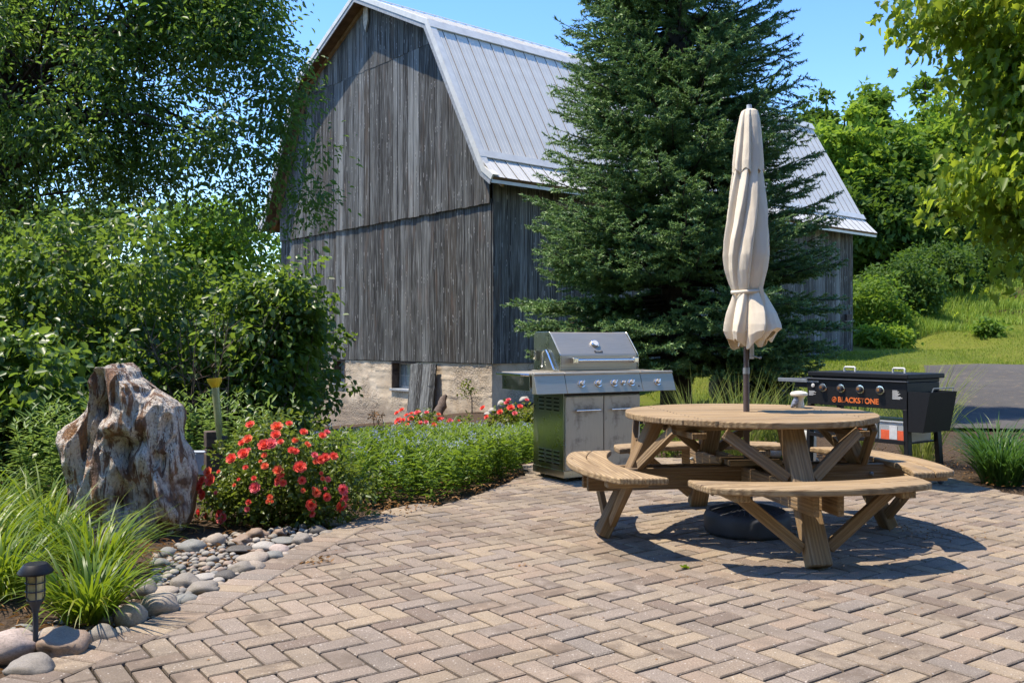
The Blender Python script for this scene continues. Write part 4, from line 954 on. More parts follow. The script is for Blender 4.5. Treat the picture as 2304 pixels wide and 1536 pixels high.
def litterpile(label, px, py, n, r, sz=.03):
    c = UP(px, py); P = np.stack([c.x + rng.normal(size=n) * r, c.y + rng.normal(size=n) * r * 1.1, np.abs(rng.normal(size=n)) * .006 + .004], 1)
    V, Fs = leaves(P, rdir(n) * np.array([1, 1, .4]), rdir(n) * .8 + np.array([0, 0, 1.]), sz, sz * .5, 'dia'); tag(npobj('leaf_pile', V, Fs, M['dry']), label, None, None, 'stuff')
litterpile('curled brown leaves on the pavers near the stone border', 712, 1262, 26, .045); litterpile('brown leaf crumbs drifted by the right table foot', 2070, 1195, 120, .16, .018); litterpile('single dry leaf on the pavers in front of the flower bed', 1172, 1272, 3, .012, .03)
wd = thing('weed', 'tiny green weed growing in a joint in front of the table', 'weed', UP(1540, 1280)); c = UP(1540, 1278); P = np.repeat(np.array([[c.x, c.y, .002]]), 16, 0); a = rng.uniform(0, 6.28, 16)
V, Fs = leaves(P, np.stack([np.cos(a), np.sin(a), rng.uniform(.2, 1, 16)], 1), rdir(16) * .2 + np.array([0, 0, 1.]), .03, .012, 'oval'); npobj('leaf', V, Fs, M['lily'], wd)

# ------------------------------------------------------------- roses
def rose_mesh(mat, r=1.):
    mb = MB()
    for ring, (nn, rad_, tilt, ln, w_) in enumerate(((7, .3, .5, .95, .85), (7, .2, .9, .85, .75), (6, .12, 1.2, .75, .6), (4, .05, 1.45, .65, .45))):
        for k in range(nn):
            a = 2 * math.pi * (k + .5 * ring) / nn + ring * .4
            u = Vector((math.cos(a), math.sin(a), 0)); sdv = Vector((-math.sin(a), math.cos(a), 0)); t = u * math.cos(tilt) + Vector((0, 0, math.sin(tilt)))
            b0 = u * rad_ * .4; nn_ = t.cross(sdv)
            pts = [b0, b0 + t * ln * .5 + sdv * w_ * .5 + nn_ * -.1, b0 + t * ln + sdv * w_ * .3 - Vector((0, 0, .12)), b0 + t * ln * 1.05 - Vector((0, 0, .16)), b0 + t * ln - sdv * w_ * .3 - Vector((0, 0, .12)), b0 + t * ln * .5 - sdv * w_ * .5 + nn_ * -.1]
            mb.add([tuple(p) for p in pts], [(0, 1, 2, 3), (0, 3, 4, 5)])
    me = bpy.data.meshes.new('rose_bloom'); me.from_pydata(mb.v, [], mb.f); me.materials.append(mat); me.update(); return me
RM = [rose_mesh(M['rose']), rose_mesh(M['rosepink']), rose_mesh(M['whitefl']), rose_mesh(M['roseorange'])]
def rosebush(label, c, rx, ry, rz, n, blooms, mat='roseleaf', bs=.036, name='rose_bush', lsz=.034):
    o = thing(name, label, 'rose bush', (c[0], c[1], gzf(c[0], c[1])))
    bl = [(c[0] + rx * .08, c[1], c[2], rx * .8, ry, rz), (c[0] - rx * .45, c[1] - ry * .2, c[2] - rz * .45, rx * .5, ry * .7, rz * .45), (c[0] + rx * .5, c[1], c[2] - rz * .35, rx * .7, ry * .8, rz * .6)]
    C = clumps(bl, n, .42, 5, .38, 2, gzf(c[0], c[1]) + .03); V, Fs = foliage(C, 26, .075, lsz, lsz * .7, 'oval', .15, .9, .9); npobj('foliage', V, Fs, M[mat], o)
    k = max(4, n // 12); C2_ = C[rng.choice(len(C), k)] + np.array([0, 0, .06]); V, Fs = foliage(C2_, 22, .06, lsz, lsz * .6, 'oval', .0, .8, 1.1); npobj('young_foliage', V, Fs, M['roseyoung'], o)
    hub = [(c[0] + rng.normal() * rx * .25, c[1] + rng.normal() * ry * .25, gzf(c[0], c[1])) for _ in range(8)]; limbs('stem', None, C, o, M['roseleaf'], .005, 60, .0018, 4, .02, hub)
    if len(blooms) > 30: blooms = blooms + [(float(rng.uniform(450, 780)), float(rng.uniform(960, 1130)), float(rng.uniform(8, 14)), int(rng.choice((0, 1, 3)))) for _ in range(34)]
    for px, py, sz, kd in blooms:
        # front of the bush ellipsoid along this sight line
        dx, dz = (px - 1152) / F_PX, (768 - py) / F_PX; A = (dx / rx) ** 2 + (1 / ry) ** 2 + (dz / rz) ** 2; B = -2 * (c[0] * dx / rx ** 2 + c[1] / ry ** 2 + (c[2] - CAM_H) * dz / rz ** 2); Cq = (c[0] / rx) ** 2 + (c[1] / ry) ** 2 + ((c[2] - CAM_H) / rz) ** 2 - 1.1
        disc = B * B - 4 * A * Cq; d = (-B - math.sqrt(disc)) / 2 / A if disc > 0 else c[1] - ry * .2; d -= .02
        if isinstance(px, float) and sz < 14 and (disc <= .0 or (px < 520 and py < 1060)) and len(blooms) > 30: continue
        p = PD(px, py, d); p.z = max(p.z, .05); r = sz / 2 / F_PX * d * 1.08
        r *= rng.uniform(.8, 1.2); kd = kd if rng.random() > .3 else int(rng.choice((1, 3)))
        nd = (Vector((p.x - c[0], (p.y - c[1]) * 1.0, (p.z - c[2]) + .2))).normalized() + Vector((0, -.5, .2)); q = nd.to_track_quat('Z', 'Y').to_matrix().to_4x4()
        place(bpy.data.objects.new('rose_bloom', RM[kd]), Matrix.Translation(p) @ q @ Matrix.Rotation(rng.uniform(0, 6), 4, 'Z') @ Matrix.Scale(r, 4), o)
zb = lambda L: [(x / 1.8375, 700 + y / 1.8375, s / 1.8375, k) for x, y, s, k in L]
main_bl = zb([(1035, 470, 38, 0), (1145, 480, 48, 0), (1195, 465, 34, 0), (1140, 512, 44, 0), (1025, 530, 40, 0), (1160, 540, 30, 0), (1093, 555, 62, 0), (1120, 550, 44, 0), (1008, 590, 58, 0), (958, 610, 38, 0), (1220, 535, 34, 0), (1255, 500, 38, 0), (1332, 515, 36, 0), (1205, 575, 30, 0), (1222, 580, 26, 0), (1095, 640, 32, 0), (1150, 660, 46, 0), (1160, 675, 34, 0), (1240, 645, 52, 0), (1225, 648, 30, 0), (1325, 615, 50, 0), (1345, 605, 40, 0), (1378, 600, 38, 0), (1355, 695, 24, 1), (1300, 595, 26, 0), (1248, 700, 30, 0), (1055, 730, 46, 0), (1170, 710, 26, 0), (1308, 750, 40, 0), (1350, 768, 32, 0), (1415, 738, 42, 0), (1425, 770, 30, 1), (1285, 800, 40, 0), (1288, 835, 34, 1), (1405, 810, 42, 0), (1420, 800, 28, 0), (862, 665, 42, 0), (872, 700, 58, 0), (838, 700, 40, 0), (828, 722, 36, 0), (840, 760, 46, 0), (790, 790, 30, 1), (825, 850, 42, 0), (855, 845, 34, 0), (918, 888, 56, 1), (925, 850, 34, 1), (800, 910, 56, 1), (790, 930, 34, 1), (825, 890, 34, 1), (1023, 817, 30, 1), (1000, 545, 30, 0), (1050, 690, 24, 0)])
rosebush('large coral rose bush full of blooms beside the petrified rock', (-1.62, 6.3, .30), .58, .42, .42, 330, main_bl)
zc = lambda L: [(700 + x / 5.12, 780 + y / 5.12, s / 5.12, k) for x, y, s, k in L]
rosebush('coral rose cluster in front of the hatch door of the barn', (-1.05, 11.0, .12), .74, .28, .2, 70, zc([(990, 765, 66, 0), (1045, 730, 60, 0), (1100, 790, 70, 0), (1155, 770, 60, 0), (1225, 765, 72, 1), (1330, 760, 56, 1), (1465, 780, 66, 0), (1010, 860, 100, 0), (1060, 850, 60, 0), (1110, 895, 60, 0), (1150, 830, 70, 0), (1255, 875, 64, 0), (1325, 870, 64, 1), (1480, 835, 60, 0), (1415, 900, 56, 0), (1600, 855, 70, 1), (1570, 860, 50, 1), (1700, 850, 40, 0), (1165, 955, 50, 0), (1000, 965, 50, 0), (1510, 825, 50, 0)]), 'roseyoung', lsz=.045)
rosebush('coral rose cluster half hidden by the left side of the steel grill', (.02, 11.4, .22), .42, .3, .2, 60, [(1086.5, 918, 12, 0), (1095, 938, 12, 0), (1125, 927, 14, 0), (1140, 907, 15, 1), (1149, 918, 15, 0), (1170, 915, 14, 0), (1158, 930, 14, 0), (1144, 900, 12, 1), (1185, 900, 12, 0)], 'roseyoung', lsz=.045)
rosebush('few coral roses at the left end of the blue flower bed', (-2.02, 9.3, .1), .3, .25, .22, 40, zc([(10, 1030, 45, 0), (110, 1045, 60, 0), (155, 1005, 60, 0), (85, 1050, 40, 0)]), 'roseyoung', lsz=.04)
wf = thing('white_flower_plant', 'white blossom in the daylilies at the right edge', 'flower', UP(2300, 1095, 0)); p = PD(2298, 1052, 7.9)
for dx, dz in ((0, 0), (.035, .02), (.02, -.03)): place(bpy.data.objects.new('blossom', RM[2]), Matrix.Translation(p + Vector((dx, 0, dz))) @ Matrix.Rotation(1.2, 4, 'X') @ Matrix.Scale(.035, 4), wf)
MB().tube([(p.x, p.y, -.02), tuple(p)], .004, 5).build('stem', M['lily'], wf)
# sapling, dried stalks, leaning log, stones by the foundation
bs = bw(1.05, -1.3, 0); sg = thing('sapling', 'thin leafy sapling against the concrete foundation', 'sapling', (bs.x, bs.y, -.15)); top = PD(1052, 862, bs.y)
MB().tube([(PD(1062, 930, bs.y)), PD(1062, 900, bs.y), top], [.012, .01, .005], 6).build('stem', M['barkgrey'], sg)
C = np.array([PD(1051 + rng.normal() * 6, 872 + rng.normal() * 13, bs.y) for _ in range(14)]); V, Fs = foliage(C, 7, .05, .05, .032, 'oval'); npobj('leaf', V, Fs, M['roseyoung'], sg)
dk = thing('dry_stalks', 'two dried brown flower stalks in front of the foundation', 'plant', PD(845, 965, 11.6)); mb = MB()
for a, b in (((843, 965), (838, 928)), ((855, 962), (846, 940)), ((866, 965), (858, 935))):
    mb.tube([PD(*a, 11.6), PD(*b, 11.6)], [.006, .004], 5)
mb.build('stem', M['seed'], dk); C = np.array([PD(839, 930, 11.6), PD(846, 940, 11.6), PD(857, 936, 11.6), PD(841, 935, 11.6)]); V, Fs = foliage(C, 16, .05, .04, .02, 'dia'); npobj('seed_head', V, Fs, M['dry'], dk)
lg = MB(); a = bw(1.15, -.45, -.3); b = bw(1.28, -.14, .16); pts = [a.lerp(b, k / 7) + Vector((.02 * math.sin(k * 2), 0, 0)) for k in range(8)]
lg.tube(pts, [.10, .095, .10, .09, .095, .08, .065, .03], 14); o = lg.build('log', M['barkgrey'], None, smooth='full'); tag(o, 'grey weathered log leaning against the foundation', 'log')

# ------------------------------------------------------------- stones
def stone_mesh(seed, sub=3, rough=.16, flat=.6):
    import bmesh
    bm = bmesh.new(); bmesh.ops.create_icosphere(bm, subdivisions=sub, radius=1)
    for v in bm.verts:
        c = v.co.copy(); k = 1 + rough * noise.noise(c * 1.1 + Vector((seed * 3.7, 0, 0))) * 1.6 + rough * .5 * noise.noise(c * 2.7 + Vector((0, seed * 2.1, 0)))
        v.co = c * k
        for ax in (0, 1): v.co[ax] = math.copysign(abs(v.co[ax]) ** .9, v.co[ax])
    me = bpy.data.meshes.new('stone'); bm.to_mesh(me); bm.free(); me.polygons.foreach_set('use_smooth', [True] * len(me.polygons)); return me
SM = {}
def stone_at(px, py, wpx, hpx, mat, label, cat='stone', group=None, rot=0., name='river_stone', rough=.16):
    base = UP(px, py + hpx * .42); d = base.y; rx = wpx / 2 / F_PX * d; rzz = hpx / 2 / F_PX * d; ry = rx * .8
    # visible height = rz*cos + ry*sin(view dip)
    dip = (py - 768) / F_PX; rzv = max(rzz * 1.15 - ry * dip * .55, rzz * .75)
    base = UP(px, min(1700, py + hpx * .2)); sd = R_.randrange(12); key = (sd, mat, rough)
    if key not in SM: m_ = stone_mesh(sd, rough=rough); m_.materials.append(M[mat]); SM[key] = m_
    rx *= .98; o = bpy.data.objects.new(name, SM[key]); Mx = Matrix.Translation((base.x, base.y, rzv * .55 - .02)) @ Matrix.Rotation(rot, 4, 'Z') @ Matrix.Diagonal((rx, ry, rzv, 1)); place(o, Mx)
    return tag(o, label, cat, group)
ZS = [(35, 1372, 230, 150, 's_pink', 'large flat pink granite stone left of the solar light'), (85, 1308, 110, 60, 's_blue', 'bluish stone behind the large pink stone'), (195, 1335, 130, 90, 's_tan', 'angular tan stone directly behind the solar light pole'),
 (262, 1372, 205, 125, 's_brown', 'large rough brown fieldstone right of the solar light'), (125, 1455, 190, 110, 's_grey', 'big rounded grey stone at the front corner of the patio edge'), (420, 1322, 130, 90, 's_grey', 'speckled grey stone at the foot of the nearest daylily'), (545, 1252, 130, 118, 's_tan', 'egg shaped beige boulder leaning on the border pavers'),
 (655, 1208, 170, 120, 's_tan', 'long tan stone with a rusty hollow beside the egg shaped boulder'), (600, 1140, 100, 80, 's_grey', 'dark mossy grey stone among the daylily leaves'), (680, 1140, 130, 50, 's_tan', 'flat pale stone behind the long tan stone'), (765, 1176, 115, 55, 's_blue', 'smooth blue grey stone next to the border'),
 (840, 1132, 140, 70, 's_grey', 'brown grey smooth stone right of the blue grey stone'), (765, 1103, 130, 70, 's_grey', 'pale grey stone with a dark hollow underneath'), (840, 1085, 110, 40, 's_white', 'whitish flat stone in the middle of the stone bed'), (930, 1082, 90, 50, 's_dark', 'dark flat stone in the middle of the bed'),
 (1000, 1050, 110, 60, 's_grey', 'lumpy grey stone touching the border pavers'), (1055, 1045, 90, 55, 's_tan', 'white topped stone touching the border'), (1048, 1010, 140, 60, 's_tan', 'long brownish stone in the upper stone bed'), (1128, 1002, 90, 50, 's_blue', 'grey green stone right of the long brownish stone'),
 (1155, 975, 90, 50, 's_pink', 'pinkish stone near the upper border'), (1250, 938, 85, 60, 's_grey', 'rounded grey stone below the rose bush'), (1175, 935, 110, 34, 's_blue', 'flat layered blue grey stone under the roses'), (1090, 960, 110, 46, 's_white', 'pale flat stone below the rose bush'), (1062, 910, 100, 52, 's_brown', 'olive brown stone at the foot of the rose bush'),
 (893, 940, 85, 62, 's_tan', 'beige dome shaped stone right of the petrified rock'), (1003, 940, 80, 50, 's_brown', 'rough brown stone between the beige dome and the roses'), (795, 965, 120, 66, 's_blue', 'grey blue stone at the right foot of the petrified rock'), (1312, 897, 85, 44, 's_dark', 'dark grey stone under the right side of the roses'),
 (1385, 860, 105, 48, 's_white', 'pale crescent shaped stone at the end of the stone bed'), (690, 990, 75, 50, 's_blue', 'grey green stone in the shade of the petrified rock'), (660, 1030, 90, 50, 's_blue', 'long bluish stone left of the pebbles'), (1155, 908, 60, 40, 's_brown', 'small round brown stone under the roses'), (500, 1310, 90, 50, 's_grey', 'low grey stone half hidden in dead leaves'),
 (430, 1262, 70, 40, 's_brown', 'small brown stone beneath the daylily leaves'), (1350, 905, 60, 26, 's_grey', 'small flat grey stone beside the pale crescent stone'), (990, 970, 120, 36, 's_dark', 'long dark slate stone above the pebbles')]
for x, y, w_, h_, mt, lab in ZS: stone_at(x / 1.8375, 700 + y / 1.8375, w_ / 1.8375, h_ / 1.8375, mt, lab, rot=R_.uniform(-.2, .2), rough=.42 if mt == 's_brown' else .24 if mt == 's_grey' else .15)
# pebbles
peb_poly = [(300, 1395), (345, 1350), (350, 1270), (340, 1240), (420, 1215), (470, 1205), (520, 1195), (560, 1190), (650, 1180), (700, 1175), (720, 1195), (655, 1238), (545, 1288), (450, 1342)]
taken = [((x / 1.8375, 700 + y / 1.8375), w_ / 1.8375 / 2) for x, y, w_, h_, *_ in ZS]; pbs = []; tries = 0
while len(pbs) < 190 and tries < 8000:
    tries += 1; p = (rng.uniform(290, 720), rng.uniform(1170, 1400))
    if not inside(peb_poly, p): continue
    s = rng.choice((12, 16, 20, 24, 30)) * (p[1] / 1280); bad = any(math.hypot((p[0] - q[0]), (p[1] - q[1]) * 2.2) < (s * .3 + r * .7) for q, r in taken)
    if bad: continue
    taken.append((p, s / 2)); pbs.append((p, s))
for p, s in pbs: stone_at(p[0], p[1], s, s * .62, 'stone', 'small rounded river pebble in the stone bed between rock and patio', 'pebble', 'river pebbles in the stone bed', R_.uniform(-1, 1), 'pebble', .12)
n = 2600; x = rng.uniform(-2.0, -1.0, n); y = rng.uniform(3.9, 6.4, n); ex = np.interp(y, [3, 4, 5, 6, 6.5], [-1.95, -1.63, -1.42, -1.2, -1.05]); ok = (x < ex) & (x > ex - .62); x, y = x[ok], y[ok]
import bmesh as _bm
bmx = _bm.new(); _bm.ops.create_icosphere(bmx, subdivisions=1, radius=1); T = np.array([v.co[:] for v in bmx.verts]); TF = np.array([[v.index for v in f.verts] for f in bmx.faces]); bmx.free()
r = rng.uniform(.006, .014, len(x)); V = (np.stack([x, y, r * .3 - .01 + gz(x, y)], 1)[:, None] + T[None] * (r[:, None] * np.array([1.2, 1, .7])[None])[:, None] * rng.uniform(.8, 1.2, (len(x), 1, 3))).reshape(-1, 3)
Fq = (np.arange(len(x))[:, None, None] * len(T) + TF[None]).reshape(-1, 3); tag(npobj('gravel', V, [Fq], M['stone'], None, True), 'fine gravel filling the gaps between the river stones', None, None, 'stuff')
for px, py, w_, h_, lab in ((1108, 918, 26, 20, 'whitish rock left of the grill beside the roses'), (1128, 904, 24, 30, 'tall pale rock left of the grill by the barn corner'), (1180, 893, 30, 22, 'pale rock just behind the grill cabinet'), (1100, 925, 30, 14, 'low pale rock at the barn corner')):
    c = PD(px, py + 6, 12.2); key = 'w%d' % px; m_ = stone_mesh(px % 7); m_.materials.append(M['s_white']); o = bpy.data.objects.new('rock', m_); place(o, Matrix.Translation(c) @ Matrix.Diagonal((w_ / 2 / F_PX * 12.2 * .75, .07, h_ / 2 / F_PX * 12.2 * .7, 1))); tag(o, lab, 'rock', 'pale rocks by the barn corner')
for px, py, w_, lab in ((1742, 1012, 36, 'white rock on the mulch right of the umbrella pole'), (1834, 1038, 18, 'small white rock on the mulch under the griddle'), (1890, 1035, 20, 'small white rock on the mulch at the griddle front leg')):
    c = UP(px, py + w_ * .3, .0); m_ = stone_mesh(px % 5); m_.materials.append(M['s_white']); o = bpy.data.objects.new('rock', m_); place(o, Matrix.Translation((c.x, c.y, w_ * .3 / F_PX * c.y)) @ Matrix.Diagonal([w_ / 2 / F_PX * c.y] * 3 + [1])); tag(o, lab, 'rock', 'white rocks on the mulch')
m_ = stone_mesh(4); m_.materials.append(M['s_dark']); o = bpy.data.objects.new('boulder', m_); c = PD(1632, 865, 14.5); place(o, Matrix.Translation(c) @ Matrix.Diagonal((.24, .22, .3, 1))); tag(o, 'dark rounded boulder with a small knob in the spruce shade', 'boulder')
m_ = stone_mesh(2); m_.materials.append(M['s_dark']); o2 = bpy.data.objects.new('knob', m_); place(o2, Matrix.Translation(PD(1624, 822, 14.5)) @ Matrix.Diagonal((.035, .035, .045, 1)), o)
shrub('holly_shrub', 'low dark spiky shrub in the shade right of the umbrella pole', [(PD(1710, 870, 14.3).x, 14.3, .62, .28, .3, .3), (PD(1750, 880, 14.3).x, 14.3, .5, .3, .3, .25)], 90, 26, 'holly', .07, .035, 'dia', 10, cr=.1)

# ------------------------------------------------------------- petrified rock
def petro():
    prof_ = [(1245, 225, 380), (1215, 205, 392), (1190, 178, 415), (1150, 160, 434), (1100, 150, 440), (1060, 146, 440), (1020, 140, 430), (990, 134, 416), (965, 150, 410), (940, 175, 408), (915, 196, 400), (890, 203, 375), (868, 208, 340), (850, 218, 318), (836, 228, 312), (824, 245, 300), (817, 262, 292)]
    d0 = 5.85; zs = [CAM_H + (768 - p[0]) / F_PX * d0 for p in prof_]; xl = [(p[1] - 1152) / F_PX * d0 for p in prof_]; xr = [(p[2] - 1152) / F_PX * d0 for p in prof_]
    nz_, na = 280, 400; z = np.linspace(zs[0] + .0, zs[-1], nz_); XL = np.interp(z, zs, xl); XR = np.interp(z, zs, xr)
    caves = [(226, 925, 26, 22, .16), (262, 905, 10, 12, .05), (305, 985, 22, 26, .14), (352, 1035, 16, 26, .12), (385, 1210, 34, 22, .2), (300, 1190, 8, 30, .08), (338, 1120, 8, 40, .08), (200, 1010, 9, 60, .05), (330, 880, 12, 18, .06), (268, 1130, 7, 50, .06), (245, 1060, 10, 16, .05)]
    bulg = [(262, 1060, 40, 36, .1), (230, 1110, 30, 30, .06), (285, 880, 16, 40, .06), (395, 1050, 30, 40, .07), (320, 945, 22, 22, .06), (250, 960, 22, 16, .07), (370, 1130, 24, 50, .05), (150, 1000, 16, 30, .04)]
    V = []
    for k in range(nz_):
        cx, hw = (XL[k] + XR[k]) / 2, (XR[k] - XL[k]) / 2; f = k / (nz_ - 1); hd_ = .30 * (1 - .35 * f) * min(1, 1.0 + 0 * f); 
        if k > nz_ - 8: hd_ *= .75
        for i in range(na):
            th = 2 * math.pi * i / na; c, s = math.cos(th), math.sin(th); e = .82
            x = cx + hw * math.copysign(abs(c) ** e, c); y = d0 + hd_ * math.copysign(abs(s) ** e, s); zz = z[k]
            nn = Vector((c * .8, s, 0))
            wx = x + .10 * noise.noise((x * 2.2, y * 2.2, zz * 2.2)); wz = zz + .2 * noise.noise((x * 2.5 + 9, y * 2.5, zz * 1.5))
            r1 = 1 - abs(noise.noise((wx * 4.2 + 3, y * 4.2, wz * 1.3 + 5))) * 2.6; r2 = 1 - abs(noise.noise((wx * 10, y * 10, wz * 2.6))) * 2.4; r3 = 1 - abs(noise.noise((wx * 24, y * 24, wz * 5))) * 2; big = noise.noise((x * 2.4, y * 2.4, zz * 2.4 + 1.7))
            disp = .08 * r1 + .045 * r2 + .016 * r3 + .07 * big - .095; cm = max(0., .55 + 1.5 * noise.noise((x * 8, y * 8, zz * 5)))
            edge = 1 - abs(c) ** 4 * .75
            x += nn.x * disp * edge; y += nn.y * disp
            if s < 0:
                px_ = 1152 + x / y * F_PX; py_ = 768 - (zz - CAM_H) / y * F_PX
                for a, b, sx, sy, dp in caves: y += cm * dp * math.exp(-((px_ - a) / sx) ** 2 - ((py_ - b) / sy) ** 2)
                for a, b, sx, sy, dp in bulg: y -= dp * math.exp(-((px_ - a) / sx) ** 2 - ((py_ - b) / sy) ** 2)
            zz += .02 * noise.noise((x * 6, y * 6, 3)) * f
            V.append((x, y, zz - (.03 if k == nz_ - 1 else 0)))
    V = np.array(V); a, b = np.meshgrid(np.arange(nz_ - 1), np.arange(na), indexing='ij'); i0 = a * na + b; i1 = a * na + (b + 1) % na
    F = np.stack([i0, i1, i1 + na, i0 + na], -1).reshape(-1, 4)
    cen = V[-na:].mean(0) + np.array([0, 0, .01]); V = np.concatenate([V, cen[None]]); ti = np.arange(na) + (nz_ - 1) * na; F3 = np.stack([ti, np.roll(ti, -1), np.full(na, len(V) - 1)], 1)
    return tag(npobj('petrified_rock', V, [F, F3], M['rock'], None, True), 'tall fluted brown and white petrified rock standing in the garden', 'rock')
petro()

# ------------------------------------------------------------- path light, rain gauge, post
lc = UP(80, 1462); lx, ly = lc.x, lc.y
pl = thing('solar_light', 'small black solar path light with a lantern cage by the stones', 'path light', (lx, ly, 0))
mb = MB(); mb.lathe([(.010, -.05), (.010, .15), (.013, .152), (.014, .165), (.026, .19), (.032, .2), (.03, .203)], (lx, ly, 0), 16); mb.build('stake', M['blackpl'], pl, smooth=True)
MB().lathe([(.028, .2), (.03, .215), (.031, .30), (.029, .302)], (lx, ly, 0), 20).build('lens', M['lens'], pl, smooth=True)
mb = MB()
for k in range(6):
    a = k * math.pi / 3; mb.tube([(lx + .026 * math.cos(a), ly + .026 * math.sin(a), .19), (lx + .036 * math.cos(a), ly + .036 * math.sin(a), .215), (lx + .036 * math.cos(a), ly + .036 * math.sin(a), .305)], .003, 5)
for z in (.235, .268): mb.tube([(lx + .036 * math.cos(a), ly + .036 * math.sin(a), z) for a in np.linspace(0, 2 * math.pi, 17)], .0025, 5)
mb.build('cage', M['blackpl'], pl)
MB().lathe([(.036, .297), (.062, .302), (.065, .306), (.064, .312), (.046, .336), (.042, .340), (.0, .341)], (lx, ly, 0), 28).build('cap', M['black'], pl, smooth=True)
pd = 6.65; pc = PD(478, 1000, pd)
po = thing('garden_post', 'short weathered wooden post with a turned neck behind the rock', 'post', (pc.x, pd, 0)); mb = MB(); Rz = Matrix.Rotation(.5, 3, 'Z')
for z0, z1, r in ((-.1, .40, .052), (.40, .412, .040), (.412, .435, .048), (.435, .447, .040), (.447, .56, .052)):
    mb.box((-r, -r, z0), (r, r, z1), lambda a, b, c: tuple(Rz @ Vector((a, b, 0)) + Vector((pc.x, pd, c))))
mb.build('post', M['oldwood'], po, bevel=.004, seg=1)
rg = thing('rain_gauge', 'tube rain gauge with a yellow funnel top fixed to the wooden post', 'rain gauge', (pc.x + .06, pd - .08, .3)); a = PD(498, 1022, pd - .1); b = PD(484, 868, pd - .1)
ax = (b - a).normalized().to_track_quat('Z', 'Y').to_matrix(); L = (b - a).length
MB().lathe([(.016, 0), (.02, .005), (.026, L * .6), (.028, L), (.024, L), (.022, L * .6), (.014, .01)], a, 18, ax).build('tube', M['clear'], rg, smooth=True)
MB().lathe([(.028, -.012), (.032, 0), (.05, .03), (.052, .055), (.047, .055), (.03, .005), (.024, -.01)], b, 24, ax).build('funnel', M['yellow'], rg, smooth=True)
MB().box((-.035, -.012, 0), (.035, .03, .022), lambda x, y, z: (a.x + x + .0, a.y + y, a.z + .11 + z)).build('bracket', M['blackpl'], rg)
MB().box((-.006, .012, -.12), (.014, .03, .13), lambda x, y, z: (a.x + x - .015, a.y + y, a.z + .09 + z)).build('holder', M['blackpl'], rg)
ubx = PD(447, 1042, 6.85); mb = MB(); mb.box((-.05, -.04, -.08), (.05, .04, .08), lambda x, y, z: (ubx.x + x, ubx.y + y, ubx.z + z)); mb.box((-.058, -.046, .08), (.058, .046, .092), lambda x, y, z: (ubx.x + x, ubx.y + y, ubx.z + z)); mb.box((-.02, -.048, -.4), (.0, -.04, .08), lambda x, y, z: (ubx.x + x, ubx.y + y, ubx.z + z)); o = mb.build('utility_box', M['boxgrey'], None, bevel=.004); tag(o, 'light grey outdoor utility box behind the petrified rock', 'utility box')

# ------------------------------------------------------------- picnic table
TC = Vector((1.5, 5.81, 0)); ROT = rad(8.0)
du = Vector((math.cos(ROT), math.sin(ROT), 0)); dv = Vector((-math.sin(ROT), math.cos(ROT), 0))   # du: right, dv: back
tb = thing('picnic_table', 'round wooden picnic table with four attached curved benches', 'picnic table', TC)
TZ, TR = .765, .775
top = empty_part('tabletop', tb, TC + Vector((0, 0, TZ)))
TXM = Matrix((du, dv, Vector((0, 0, 1)))).transposed().to_4x4()
def planky(name, poly, z0, z1, parent, origin2, bevel=.008, mat='pine', axM=TXM):
    """flat board from a local (u,v) polygon, grain along u"""
    Mx = axM.copy(); o3 = TC + axM.to_3x3() @ Vector((origin2[0], origin2[1], 0)); Mx.translation = (o3.x, o3.y, z0)
    return MB().prism([(p - origin2[0], q - origin2[1]) for p, q in poly], lambda p, q, h: (p, q, h), 0, z1 - z0).build(name, M[mat], parent, basis=Mx, bevel=bevel, seg=2)
pw = 2 * TR / 11
for k in range(11):
    v0, v1 = -TR + k * pw + .0035, -TR + (k + 1) * pw - .0035; up_, lo_ = [], []
    for q in range(9):
        v = v0 + (v1 - v0) * q / 8; u = math.sqrt(max(TR * TR - v * v, 0)); up_.append((u, v)); lo_.append((-u, v))
    poly = lo_[::-1] + up_ 
    poly = [p for i, p in enumerate(poly) if i == 0 or (Vector(p) - Vector(poly[i - 1])).length > 1e-4]
    if k == 5:
        hole = [(.026 * math.cos(a), .026 * math.sin(a)) for a in np.linspace(0, 2 * math.pi, 17)[:-1]]
    planky('plank', poly, TZ - .038 + R_.uniform(-.001, .001), TZ + R_.uniform(-.0015, .0015), top, (0, (v0 + v1) / 2), .007)
def W3(u, v, z): return TC + du * u + dv * v + Vector((0, 0, z))
scm = MB().lathe([(.0045, 0), (.0045, .0022), (.0, .0024)], (0, 0, 0), 8); sme = bpy.data.meshes.new('screw'); sme.from_pydata([tuple(v) for v in scm.v], [], scm.f); sme.materials.append(M['s_dark']); sme.update()
for k in range(11):
    for u in (-.5, .5):
        for dvv in (-.035, .035):
            v = -TR + (k + .5) * pw + dvv
            if u * u + v * v < (TR - .03) ** 2: place(bpy.data.objects.new('screw', sme), Matrix.Translation(TC + du * (u + R_.uniform(-.01, .01)) + dv * v + Vector((0, 0, TZ + .0002))), top)
# cleats below the top
for v in (-.33, .33): board('cleat', W3(-.62, v, TZ - .06), W3(.62, v, TZ - .06), .09, .038, M['pined'], top)
for u in (-.5, .5): board('cleat', W3(u, -.5, TZ - .098), W3(u, .5, TZ - .098), .09, .036, M['pined'], top)
fr_ = empty_part('frame', tb, TC + Vector((0, 0, .35)))
